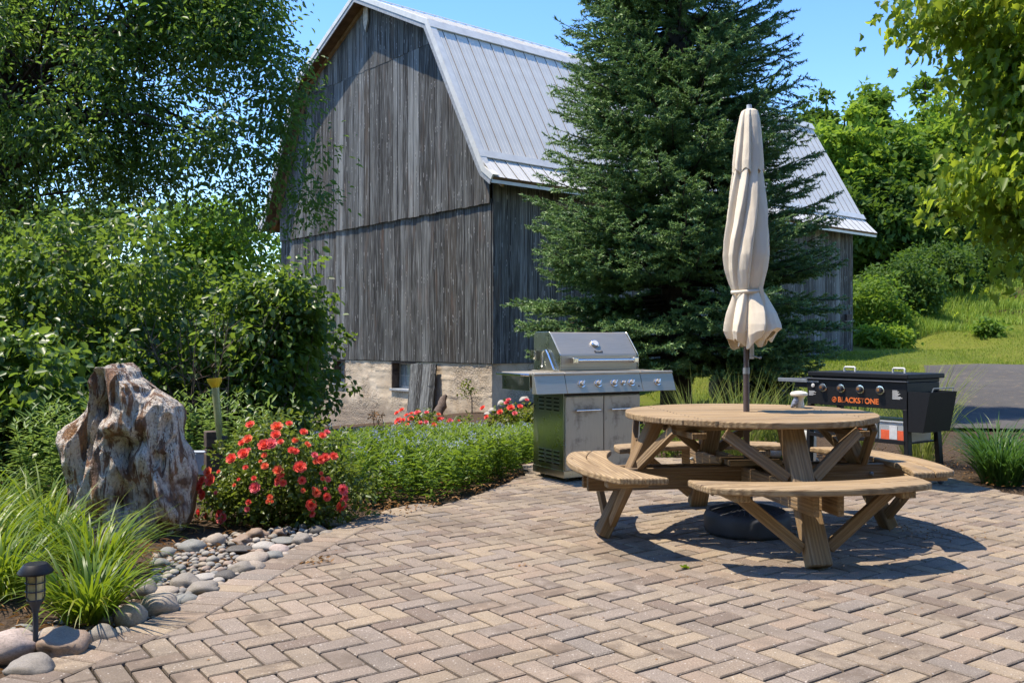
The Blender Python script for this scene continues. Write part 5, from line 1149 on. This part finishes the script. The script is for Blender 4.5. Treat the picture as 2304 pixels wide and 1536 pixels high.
# crossing beam pairs, one pair above the other
for off in (-.068, .068):
    board('beam', W3(-1.06, off, .365), W3(1.06, off, .365), .135, .036, M['pined'], fr_, up=tuple(dv), bevel=.004)
    for s in (-1, 1): board('beam', W3(off, s * .09, .365), W3(off, s * 1.06, .365), .135, .036, M['pined'], fr_, up=tuple(du), bevel=.004)
for s in (-1, 1): board('pole_plate', W3(-.17, s * .075, .455), W3(.17, s * .075, .455), .11, .034, M['pined'], fr_)
dirs = ((-dv, du), (du, dv), (dv, -du), (-du, -dv))
for rdv, tdv in dirs:
    foot = TC + rdv * .955; head = TC + rdv * .6 + Vector((0, 0, TZ - .04)); ax_ = (head - foot).normalized()
    board('leg', foot + ax_ * -.0 + Vector((0, 0, .012)), head, .13, .075, M['pined'], tb, up=tuple(rdv), bevel=.006)
    for s in (-1, 1):
        a = foot.lerp(head, .62) + tdv * s * .075; b = TC + rdv * .62 + tdv * s * .40 + Vector((0, 0, TZ - .07)); board('brace', a, b, .062, .036, M['pined'], tb, up=tuple(rdv), bevel=.003)
        a = foot.lerp(head, .14) + tdv * s * .075; b = TC + rdv * .90 + tdv * s * .44 + Vector((0, 0, .40)); board('brace', a, b, .062, .036, M['pined'], tb, up=tuple(rdv), bevel=.003)
    for s in (-1, 1):
        c = TC + rdv * .9 + tdv * s * .105 + Vector((0, 0, .37)); mb = MB()
        axm = (tdv * s).to_track_quat('Z', 'Y').to_matrix(); mb.lathe([(.013, -.012), (.013, .0), (.009, .003), (.006, .012)], c - rdv * .12, 10, axm); mb.build('bolt', M['greytrim'], tb, smooth=True)
    bn = empty_part('bench', tb, TC + rdv * .95 + Vector((0, 0, .455)))
    BM_ = Matrix((tdv, -rdv, Vector((0, 0, 1)))).transposed().to_4x4(); BM_ = Matrix((tdv, rdv.cross(tdv).cross(tdv) * 0 + rdv, tdv.cross(rdv))).transposed().to_4x4()
    flip = tdv.cross(rdv).z
    def arcv(u, v_mid, sag=.15, half=.65): return v_mid - sag * (u / half) ** 2
    us = np.linspace(-.65, .65, 17)
    edges_ = [.875, 1.013, 1.15]
    for e0, e1 in zip(edges_[:-1], edges_[1:]):
        pin = [(u, arcv(u, e0 + .0012)) for u in us]; pout = [(u, arcv(u, e1 - .0012)) for u in us]
        vs = []; poly = pin + pout[::-1]
        if e1 == 1.15: poly = pin + [(u * (1 if abs(u) < .6 else .955), v) for u, v in pout[::-1]]
        Mx = Matrix((tdv, Vector((0, 0, 1)).cross(tdv), Vector((0, 0, 1)))).transposed().to_4x4(); sg_ = 1 if Vector((0, 0, 1)).cross(tdv).dot(rdv) > 0 else -1
        o3 = TC + rdv * ((e0 + e1) / 2); Mx.translation = (o3.x, o3.y, .418)
        MB().prism([(u, sg_ * (v - (e0 + e1) / 2)) for u, v in poly], lambda p, q, h: (p, q, h), 0, .038).build('seat_plank', M['pine'], bn, basis=Mx, bevel=.009, seg=2)
    for u in (-.46, .46):
        board('cleat', TC + rdv * .80 + tdv * u + Vector((0, 0, .3985)), TC + rdv * 1.04 + tdv * u + Vector((0, 0, .3985)), .085, .036, M['pine'], bn, bevel=.004)

# ------------------------------------------------------------- umbrella and its base
UX, UY = 1.492, 5.81
ub = thing('umbrella_stand', 'round dark ribbed plastic umbrella base under the table', 'umbrella base', (UX, UY, 0))
mb = MB(); mb.lathe([(.245, .0), (.262, .012), (.269, .03), (.27, .105), (.262, .125), (.245, .138), (.2, .15), (.13, .165), (.07, .178), (.055, .182), (.036, .188), (.034, .25), (.028, .252), (.0, .252)], (UX, UY, 0), 48); mb.build('shell', M['blackpl'], ub, smooth=True)
for k in range(40):
    a = 2 * math.pi * k / 40
    if k < 39: pass
mb = MB()
for k in range(40):
    a = 2 * math.pi * k / 40; c, s = math.cos(a), math.sin(a); mb.tube([(UX + c * .08, UY + s * .08, .177), (UX + c * .15, UY + s * .15, .161), (UX + c * .235, UY + s * .235, .141)], [.003, .0055, .006], 5)
mb.build('ribs', M['blackpl'], ub)
um = thing('umbrella', 'closed cream canvas umbrella standing through the round table', 'umbrella', (UX, UY, .2))
tip = PD(1686, 240, 5.81)
def ax_at(z):
    f = (z - .2) / (tip.z - .2); return Vector((UX + (tip.x - UX) * f + (-.012 * math.sin(math.pi * f)), UY, z))
MB().tube([ax_at(z) for z in (.14, .6, 1.03)], .0195, 16).build('lower_pole', M['bronze'], um, smooth=True)
MB().tube([ax_at(z) for z in (1.0, 1.3, 2.0, 2.65)], .017, 14).build('pole', M['bronze'], um, smooth=True)
MB().tube([ax_at(1.005), ax_at(1.045)], .0215, 16).build('collar', M['greytrim'], um, smooth=True)
MB().box((.018, -.012, 1.1), (.045, .012, 1.25), lambda x, y, z: tuple(ax_at(z) + Vector((x, y - .01, 0)))).build('crank_housing', M['boxgrey'], um, bevel=.004)
mb = MB(); c = ax_at(1.12) + Vector((.05, -.02, 0)); mb.tube([c + Vector((-.02, 0, 0)), c + Vector((.015, 0, -.01)), c + Vector((.02, -.03, -.012))], .005, 8); mb.lathe([(.0, -.008), (.009, -.005), (.009, .005), (.0, .008)], c + Vector((.022, -.04, -.012)), 10); mb.build('crank_handle', M['greytrim'], um, smooth=True)
MB().lathe([(.03, -.03), (.034, -.01), (.026, .01), (.02, .02), (.017, .028), (.016, .05), (.0, .054)], ax_at(tip.z - .04), 18).build('finial', M['boxgrey'], um, smooth=True)
def cloth(name, levels, nth, amp, lobes, seed, tw=0., thick=.0, bottom=None):
    """levels: (z, radius px half width, x centre px)"""
    zs = [CAM_H + (768 - l[0]) / F_PX * 5.81 for l in levels]; rs = [l[1] / F_PX * 5.81 for l in levels]; xc = [(l[2] - 1152) / F_PX * 5.81 for l in levels]
    o_ = np.argsort(zs); zs = np.array(zs)[o_]; rs = np.array(rs)[o_]; xc = np.array(xc)[o_]
    nz_ = 90; V = []
    for k in range(nz_):
        f = k / (nz_ - 1); z = zs[0] + (zs[-1] - zs[0]) * f; r = np.interp(z, zs, rs); cx = np.interp(z, zs, xc); am = amp(f)
        for i in range(nth):
            th = 2 * math.pi * i / nth; t2 = th + tw * (1 - f) + .18 * noise.noise((z * 2.1, seed, math.cos(th))) 
            ph = (lobes * t2 / (2 * math.pi)) % 1; saw = ph if ph < .78 else (1 - ph) / .22 * .78; saw = (saw / .78)
            j = int(lobes * t2 / (2 * math.pi)) % lobes; wj = .75 + .5 * abs(noise.noise((j * 3.3, seed, 1.)))
            rr_ = r * (1 - am * wj * (1 - saw ** .6)) * (1 + .05 * noise.noise((math.cos(th) * 2, math.sin(th) * 2, z * 5 + seed)) + .018 * noise.noise((math.cos(th) * 7, math.sin(th) * 7, z * 9)))
            zz = z
            if bottom and f < .3: zz += (1 - f / .3) * bottom(th)
            V.append((cx + rr_ * math.cos(th), 5.81 + rr_ * math.sin(th), zz))
    V = np.array(V); a, b = np.meshgrid(np.arange(nz_ - 1), np.arange(nth), indexing='ij'); i0 = a * nth + b; i1 = a * nth + (b + 1) % nth
    ob = npobj(name, V, [np.stack([i0, i1, i1 + nth, i0 + nth], -1).reshape(-1, 4)], M['canvas'], um, True)
    sd = ob.modifiers.new('cloth', 'SOLIDIFY'); sd.thickness = .002; return ob
cloth('canopy', [(655, 33, 1681), (640, 38, 1680), (610, 46, 1679), (575, 52, 1679), (540, 52, 1680), (480, 47, 1681), (430, 40, 1682), (390, 34, 1682), (340, 30, 1683)], 200, lambda f: .42 * min(1, .55 + f), 8, 1.3, .9)
cloth('top_vent', [(394, 35.5, 1682), (370, 35, 1682.5), (330, 32, 1684), (290, 27, 1685.5), (262, 22, 1686.5), (250, 18, 1687), (246, 8, 1687)], 200, lambda f: .34 * (1 - f * .5), 8, 4.1, .0, bottom=lambda th: .03 * abs(math.sin(4 * th)))
cloth('skirt', [(654, 33, 1682), (662, 37, 1684), (680, 45, 1687), (705, 56, 1691), (730, 64, 1693), (746, 66, 1693), (766, 56, 1690)], 300, lambda f: .48 - .2 * f, 7, 7.7, .35, bottom=lambda th: .02 * math.cos(th) - .028 * math.sin(3 * th + 1) + .02 * math.sin(7 * th))
cloth('skirt_fold', [(690, 34, 1686), (715, 42, 1690), (745, 46, 1692), (770, 38, 1688)], 240, lambda f: .6 - .3 * f, 5, 2.2, .9, bottom=lambda th: -.03 * math.sin(4 * th))
c0 = PD(1681, 656, 5.81); mb = MB(); pts = [(c0.x + .098 * math.cos(a), 5.81 + .098 * math.sin(a), c0.z + .006 * math.sin(a + 1)) for a in np.linspace(0, 2 * math.pi, 40)]
for dz in (-.009, .009): pass
V = np.array([(x * 1 , y, z + dz) for (x, y, z) in pts for dz in (-.011, .011)]); Fq = np.array([(2 * i, 2 * i + 1, 2 * i + 3, 2 * i + 2) for i in range(39)]); ob = npobj('tie_strap', V, [Fq], M['canvas'], um, True); sd = ob.modifiers.new('t', 'SOLIDIFY'); sd.thickness = .003
e = PD(1712, 650, 5.72); MB().prism([(-.012, .02), (.012, .015), (.03, -.1), (.008, -.095)], lambda p, q, h: (e.x + p, e.y + h, e.z + q), -.002, .002).build('strap_end', M['canvas'], um)

# ceramic mushroom
mc = Vector((PD(1797, 905, 6.15).x, 6.15, TZ)); mu = thing('mushroom_ornament', 'small cream ceramic mushroom with a grey bird on the tabletop', 'ornament', mc)
MB().lathe([(.028, 0), (.031, .006), (.027, .03), (.024, .06), (.03, .078), (.02, .085)], mc + Vector((.008, 0, 0)), 24).build('stalk', M['ceramic'], mu, smooth=True)
MB().lathe([(.02, .076), (.05, .08), (.058, .088), (.057, .098), (.045, .108), (.02, .113), (.0, .114)], mc + Vector((.002, 0, 0)), 28).build('cap', M['ceramic'], mu, smooth=True)
mb = MB(); b0 = mc + Vector((-.03, -.02, 0)); mb.tube([b0 + Vector((-.03, 0, .004)), b0 + Vector((-.018, 0, .012)), b0 + Vector((-.004, 0, .03)), b0 + Vector((.006, 0, .055)), b0 + Vector((.006, 0, .07)), b0 + Vector((0, 0, .082))], [.003, .013, .021, .018, .013, .006], 12); mb.tube([b0 + Vector((0, 0, .074)), b0 + Vector((-.018, 0, .076))], [.006, .001], 8); mb.build('bird', M['ceramicblue'], mu, smooth='full')

# ------------------------------------------------------------- steel gas grill
GF = Vector((.45, 7.85, 0)); gu = Vector((.873, .488, 0)); gv = Vector((-.488, .873, 0))
def gr(a, b, z): return tuple(GF + gu * a + gv * b + Vector((0, 0, z)))
GXM = Matrix((gu, gv, Vector((0, 0, 1)))).transposed().to_4x4()
grill = thing('gas_grill', 'stainless steel gas grill with side shelves and six knobs', 'grill', GF + gu * .4 + gv * .26)
def gbox(name, lo, hi, mat, parent=None, bevel=.004, seg=2): 
    Mx = GXM.copy(); Mx.translation = gr(*lo)
    return MB().box((0, 0, 0), tuple(h - l for l, h in zip(lo, hi))).build(name, M[mat], parent or grill, basis=Mx, bevel=bevel, seg=seg)
cab = gbox('cabinet', (0, .012, .055), (.8, .527, .80), 'steel_side')
gbox('base_frame', (-.004, .004, .035), (.804, .53, .1), 'steel_side', cab)
# louvres on the left side
for zz in (.14, .605):
    for col in range(3):
        b0 = .085 + col * .125
        for r in range(4):
            z0 = zz + r * .034
            gbox('louvre_slot', (-.0035, b0, z0), (-.0005, b0 + .085, z0 + .014), 'black', cab, 0)
            gbox('louvre_lip', (-.011, b0 - .002, z0 + .0142), (-.0007, b0 + .087, z0 + .0202), 'steel_side', cab, .001, 1)
for k, (a0, a1) in enumerate(((.006, .398), (.404, .796))):
    dr = gbox('door', (a0, -.012, .1), (a1, .01, .735), 'steel_door', bevel=.005)
    ha, hb = (a0 + .09, a1 - .05) if k == 0 else (a0 + .06, a1 - .09)
    mb = MB(); mb.tube([gr(ha, -.042, .615), gr(hb, -.042, .615)], .008, 12)
    for x in (ha + .012, hb - .012): mb.tube([gr(x, -.04, .615), gr(x, -.01, .615)], .007, 8)
    mb.build('handle', M['chrome'], dr, smooth=True)
gbox('recess', (.0, -.002, .738), (.8, .011, .775), 'black')
for a_, b_ in ((.06, .07), (.74, .07), (.06, .46), (.74, .46)):
    mb = MB(); mb.lathe([(.0, -.014), (.024, -.014), (.027, -.01), (.027, .01), (.024, .014), (.0, .014)], gr(a_, b_, .028), 16, gu.to_track_quat('Z', 'Y').to_matrix()); mb.build('caster', M['blackpl'], grill, smooth=True)
# control fascia, slanting outwards, in three lengths
def fascia(a0, a1, mat='steel'):
    poly = [(.0, .765), (-.085, .768), (-.03, .922), (-.038, .93), (-.036, .94), (-.02, .946), (.0, .945)]
    Mx = GXM.copy(); Mx.translation = gr(a0, 0, 0)
    MB().prism([(b, z) for b, z in poly], lambda p, q, h: (h, p, q), 0, a1 - a0).build('control_panel', M[mat], grill, basis=Mx, bevel=.003, seg=2)
fascia(-.324, -.022); fascia(-.018, .778); fascia(.782, 1.148)
for nm, a0, a1 in (('side_shelf', -.32, -.012), ('side_shelf', .812, 1.144)):
    sh = gbox(nm, (a0, .002, .918), (a1, .545, .942), 'steel', bevel=.006)
    gbox('apron', (a0 + .004, .05, .79), (a0 + .01, .54, .9175) if a0 < 0 else (a0 + .01, .54, .9175), 'steel_side', sh); gbox('apron', (a1 - .01, .05, .79), (a1 - .004, .54, .9175), 'steel_side', sh)
    gbox('apron', (a0 + .01, .53, .79), (a1 - .01, .538, .9175), 'steel_side', sh)
gbox('firebox', (-.008, .03, .79), (.808, .54, .93), 'steel_side')
gbox('top_frame', (-.006, .004, .9305), (.806, .55, .952), 'steel', bevel=.005)
mb = MB(); mb.tube([gr(-.33, .04, .925), gr(-.39, .06, .928), gr(-.39, .5, .928), gr(-.33, .52, .925)], .011, 12); mb.build('towel_bar', M['chrome'], grill, smooth=True)
# lid: swept profile
lp = [(.108, .955), (.104, .99), (.104, 1.085), (.112, 1.1), (.272, 1.283), (.29, 1.293), (.5, 1.292), (.53, 1.285), (.548, 1.25), (.548, .955)]
Mx = GXM.copy(); Mx.translation = gr(.03, 0, 0)
lid = MB().prism(lp, lambda p, q, h: (h, p, q), 0, .82).build('lid', M['steel'], grill, basis=Mx, bevel=.005, seg=2)
Mx = GXM.copy(); Mx.translation = gr(.02, 0, 0)
for a_ in (.018, .853):
    Mx = GXM.copy(); Mx.translation = gr(a_, 0, 0); MB().prism([(b + (.0 if b > .3 else -.006), z + (.005 if z > 1 else 0)) for b, z in lp], lambda p, q, h: (h, p, q), 0, .011).build('end_cap', M['steel_side'], lid, basis=Mx, bevel=.003, seg=1)
mb = MB(); mb.tube([gr(.16, .05, 1.045), gr(.79, .05, 1.045)], .014, 16)
mb.build('lid_handle', M['chrome'], lid, smooth=True)
for x in (.14, .79): gbox('handle_bracket', (x - .02, .035, 1.022), (x + .03, .104, 1.068), 'chrome', lid, .006)
sn = Vector((0, -(1.283 - 1.1), .16)).normalized(); nw = (gv * sn.y + Vector((0, 0, sn.z))).normalized(); am = nw.to_track_quat('Z', 'Y').to_matrix()
def onlid(a, f, lift=0): return Vector(gr(.03 + a, .112 + .16 * f, 1.1 + .183 * f)) + nw * lift
tg_ = empty_part('thermometer', lid, onlid(.41, .5))
MB().lathe([(.036, 0), (.04, .004), (.04, .014), (.034, .02), (.03, .02)], onlid(.41, .47), 28, am).build('bezel', M['chrome'], tg_, smooth=True); MB().lathe([(.0, .0205), (.029, .0205), (.029, .021), (.0, .0212)], onlid(.41, .47), 24, am).build('dial', M['whitetank'], tg_)
sx = (Vector((0, 0, 1)) - nw * nw.z).normalized()
MB().box((-.042, -.009, 0), (.042, .009, .004), lambda x, y, z: tuple(onlid(.41, .1, .001) + gu * x + sx * y + nw * z)).build('badge', M['black'], lid)
for k in range(9): MB().box((-.032 + k * .0072, -.003, .0042), (-.0275 + k * .0072, .003, .005), lambda x, y, z: tuple(onlid(.41, .1, .001) + gu * x + sx * y + nw * z)).build('badge_mark', M['whiteprint'], lid)
# knobs on the slanting fascia
fn_ = (gv * -.154 + Vector((0, 0, .0))).normalized(); fdir = Vector((0, 0, .154)) + gv * .055; fnv = gu.cross(fdir).normalized(); fnv = fnv if fnv.dot(gv) < 0 else -fnv; fam = fnv.to_track_quat('Z', 'Y').to_matrix()
for a_, r in ((.136, .027), (.309, .027), (.478, .027), (.572, .018), (.664, .027), (.955, .027)):
    c = Vector(gr(a_, -.058, .845)) + fnv * .001; kb = empty_part('knob', grill, c)
    MB().lathe([(r * 1.2, 0), (r * 1.25, .004), (r * 1.15, .009), (r * .95, .01)], c, 24, fam).build('bezel', M['chrome'], kb, smooth=True)
    MB().lathe([(r * .85, .0095), (r * .85, .022), (r * .75, .03), (r * .0, .031)], c, 24, fam).build('dial', M['steel'], kb, smooth=True)
    sxx = (Vector((0, 0, 1)) - fnv * fnv.z).normalized(); sy = fnv.cross(sxx)
    MB().box((-r * .16, -r * .85, .024), (r * .16, r * .85, .044), lambda x, y, z: tuple(c + (sy * (x * .8 - y * .5) + sxx * (y * .8 + x * .5)) + fnv * z)).build('grip', M['chrome'], kb, bevel=.003)
MB().lathe([(.006, 0), (.006, .006), (.0, .007)], Vector(gr(.74, -.066, .815)) + fnv * .001, 12, fam).build('igniter', M['black'], grill)
mb = MB(); mb.tube([gr(-.0, .1, .96), gr(-.0, .17, .965), gr(-.0, .27, 1.1), gr(-.0, .3, 1.13), gr(-.0, .34, 1.135), gr(-.0, .37, 1.11), gr(-.0, .375, 1.08)], .008, 8); mb.tube([gr(-.0, .37, 1.0 + .006 * k) if False else gr(-.0 + .009 * math.cos(k * 1.6), .37 + .009 * math.sin(k * 1.6), .98 + .0028 * k) for k in range(36)], .0022, 5); mb.build('rotisserie_arm', M['chrome'], grill, smooth=True)
mb = MB()
for k in range(4): mb.box((-.03, .47 + k * .018, 1.05), (.0, .478 + k * .018, 1.13), gr)
mb.box((-.03, .46, 1.045), (.0, .56, 1.05), gr); mb.build('spit_bracket', M['chrome'], grill)

# ------------------------------------------------------------- black griddle
QF = Vector((3.24, 7.5, 0)); qw = Vector((-.574, .819, 0)); qs = Vector((.819, .574, 0))    # from the front right corner: qw leftwards, qs backwards
XL = Vector((.574, -.819, 0))
def qr(a, b, z): return tuple(QF + XL * (a - .98) + qs * b + Vector((0, 0, z)))     # a: 0 left .. .98 right
QM = Matrix((XL, qs, Vector((0, 0, 1)))).transposed().to_4x4()
gd = thing('griddle', 'black flat top griddle on legs with an orange printed name', 'griddle', QF + qw * .5 + qs * .27)
def qbox(name, lo, hi, mat, parent=None, bevel=.004):
    Mx = QM.copy(); Mx.translation = qr(*lo); return MB().box((0, 0, 0), tuple(h - l for l, h in zip(lo, hi))).build(name, M[mat], parent or gd, basis=Mx, bevel=bevel)
fp = qbox('front_panel', (.0, .0, .648), (.975, .02, .872), 'black')
qbox('body', (.01, .02, .66), (.965, .5, .868), 'black')
qbox('front_rail', (-.01, -.022, .8725), (.985, .012, .882), 'blackpl')
qbox('griddle_plate', (.03, .03, .869), (.955, .52, .898), 'black')
ld = qbox('lid', (.0, .005, .9), (.98, .56, .94), 'black', bevel=.006)
for a_ in (.26, .74):
    mb = MB(); mb.tube([qr(a_ - .055, .26, .938), qr(a_ - .055, .26, .972), qr(a_ - .048, .26, .98), qr(a_ + .048, .26, .98), qr(a_ + .055, .26, .972), qr(a_ + .055, .26, .938)], .0085, 8); mb.build('lid_handle', M['trim_metal'], ld, smooth=True)
qn = -qs; qam = Matrix((XL, Vector((0, 0, 1)), XL.cross(Vector((0, 0, 1))))).transposed()
for a_ in (.17, .355, .545, .735):
    c = Vector(qr(a_, -.001, .80)); kb = empty_part('knob', gd, c)
    MB().lathe([(.037, 0), (.04, .004), (.037, .01), (.028, .011)], c, 26, qam).build('bezel', M['chrome'], kb, smooth=True)
    MB().lathe([(.026, .01), (.028, .012), (.027, .03), (.022, .036), (.0, .037)], c, 24, qam).build('dial', M['blackpl'], kb, smooth=True)
    MB().lathe([(.0, .0372), (.013, .0372), (.014, .040), (.0, .041)], c + Vector((0, 0, .004)), 16, qam).build('face', M['copper'], kb)
c = Vector(qr(.065, -.001, .815)); MB().lathe([(.017, 0), (.019, .004), (.016, .008), (.012, .008), (.012, .013), (.0, .014)], c, 20, qam).build('igniter_button', M['trim_metal'], gd, smooth=True)
def text(s, size, a_, z, mat, parent, bold=0.):
    cu = bpy.data.curves.new('lettering', 'FONT'); cu.body = s; cu.size = size; cu.extrude = .0006; cu.offset = bold; cu.align_x = 'CENTER'; cu.align_y = 'CENTER'
    t = bpy.data.objects.new('t', cu); COL.objects.link(t); bpy.context.view_layer.update(); me = bpy.data.meshes.new_from_object(t.evaluated_get(bpy.context.evaluated_depsgraph_get())); bpy.data.objects.remove(t)
    me.materials.clear(); me.materials.append(M[mat]); o = bpy.data.objects.new('lettering', me); Mx = qam.to_4x4(); Mx.translation = qr(a_, -.0022, z); return place(o, Mx, parent)
text('BLACKSTONE', .0635, .52, .7, 'orange', fp, .0018)
text('BLACKSTONE', .02, .06, .85, 'whiteprint', fp, .0004)
c = Vector(qr(.285, -.0012, .7)); mb = MB()
mb.tube([c + XL * .021 * math.cos(t) + Vector((0, 0, .021 * math.sin(t))) for t in np.linspace(0, 2 * math.pi, 25)], .0028, 5); mb.tube([c + XL * (.003 + .0011 * k) * math.cos(k * .75) + Vector((0, 0, (.003 + .0011 * k) * math.sin(k * .75))) for k in range(11)], .0028, 5); mb.build('emblem', M['orange'], fp)
mb = MB()
for k in range(5): mb.box((.02, -.0016, .762 - k * .009), (.02 + (.06, .075, .05, .07, .045)[k], -.0004, .766 - k * .009), qr)
for k in range(9): mb.box((.845, -.0016, .80 - k * .0085), (.845 + (.045, .06, .05, .07, .06, .05, .075, .09, .07)[k], -.0004, .8045 - k * .0085), qr)
mb.build('small_print', M['whiteprint'], fp)
# left side shelf
qbox('side_shelf', (-.33, .02, .845), (-.015, .46, .868), 'black'); qbox('shelf_rail', (-.335, .008, .838), (-.01, .019, .872), 'greytrim'); qbox('shelf_bracket', (-.16, .03, .79), (-.012, .045, .844), 'black')
for a_, b_ in ((.02, .03), (.02, .46), (.955, .03), (.955, .46)):
    board('leg', qr(a_, b_, .65), qr(a_ + (.02 if a_ > .5 else -.02), b_ + (.04 if b_ > .3 else -.0), .045), .062, .04, M['black'], gd, up=tuple(XL), bevel=.004)
    mb = MB(); cc = Vector(qr(a_ + (.02 if a_ > .5 else -.02), b_ + (.04 if b_ > .3 else 0), .036)); mb.lathe([(.0, -.014), (.03, -.014), (.035, -.009), (.035, .009), (.03, .014), (.0, .014)], cc, 20, XL.to_track_quat('Z', 'Y').to_matrix()); cs = mb.build('caster', M['blackpl'], gd, smooth=True); MB().lathe([(.0, -.016), (.018, -.016), (.018, .016), (.0, .016)], cc, 14, XL.to_track_quat('Z', 'Y').to_matrix()).build('hub', M['chrome'], cs, smooth=True)
sf = qbox('bottom_shelf', (.02, .0, .36), (.955, .48, .372), 'black'); qbox('shelf_lip', (.02, -.006, .36), (.955, -.0005, .395), 'black', sf)
# right side bin
Mx = QM.copy(); Mx.translation = qr(.985, .0, 0)
bn = MB(); o_, i_ = [(-.02, .50), (.13, .47), (.215, .80), (-.02, .80)], None
bn.prism([(.0, .47), (.13, .47), (.19, .80), (.0, .80)], lambda p, q, h: (p, h, q), .0, .008); bn.prism([(.0, .47), (.13, .47), (.19, .80), (.0, .80)], lambda p, q, h: (p, h, q), .392, .4)
bn.prism([(.12, .47), (.13, .47), (.19, .80), (.18, .80)], lambda p, q, h: (p, h, q), .008, .392); bn.prism([(.0, .47), (.12, .47), (.122, .48), (.0, .48)], lambda p, q, h: (p, h, q), .008, .392); bn.prism([(.0, .48), (.008, .48), (.008, .8), (.0, .8)], lambda p, q, h: (p, h, q), .008, .392)
bn.build('side_bin', M['black'], gd, basis=Mx)
MB().tube([qr(1.16, .05, .79), qr(1.175, .05, .83), qr(1.175, .35, .83), qr(1.16, .35, .79)], .005, 8).build('bin_bar', M['greytrim'], gd)
qbox('grease_cup', (.4, .5, .70), (.52, .6, .86), 'black')
# storage bins on the shelf
for k, (a0, a1, lab) in enumerate(((.7, .95, 'clear plastic box with orange contents and a white tag, right on the griddle shelf'), (.41, .68, 'clear plastic box with orange and slate contents, left on the griddle shelf'))):
    bx = thing('storage_box', lab, 'storage box', Vector(qr((a0 + a1) / 2, .2, .373)), 'plastic boxes on the griddle shelf')
    qbox('shell', (a0, .03, .373), (a1, .4, .53), 'bin', bx, .01); qbox('lid', (a0 - .008, .022, .531), (a1 + .008, .408, .548), 'bin', bx, .006)
    if k == 0: qbox('contents', (a0 + .02, .0285, .385), (a1 - .02, .0295, .47), 'binorange', bx, 0); qbox('tag', (a0 + .1, .026, .395), (a0 + .17, .028, .51), 'whiteprint', bx, 0)
    else: qbox('contents', (a0 + .01, .0285, .385), (a0 + .13, .0295, .46), 'binorange', bx, 0); qbox('liner', (a0 + .14, .0285, .385), (a1 - .01, .0295, .505), 'bindark', bx, 0)
tk = UP(1806, 1058); tc = Vector((tk.x, 9.0, 0)); tc.x = (1806 - 1152) / F_PX * 9.0; tkz = thing('gas_bottle', 'white gas bottle standing behind the left leg of the griddle', 'gas bottle', tc)
MB().lathe([(.10, .0), (.11, .01), (.11, .03), (.125, .05), (.13, .09), (.13, .27), (.12, .32), (.08, .355), (.04, .365)], tc, 28).build('tank', M['whitetank'], tkz, smooth=True); MB().lathe([(.085, .35), (.09, .352), (.09, .44), (.085, .442), (.08, .44), (.08, .355)], tc, 24).build('collar', M['whitetank'], tkz, smooth=True); MB().lathe([(.02, .36), (.02, .4), (.03, .405), (.03, .42), (.0, .422)], tc, 12).build('valve', M['greytrim'], tkz, smooth=True)
print('objects', len(bpy.data.objects))
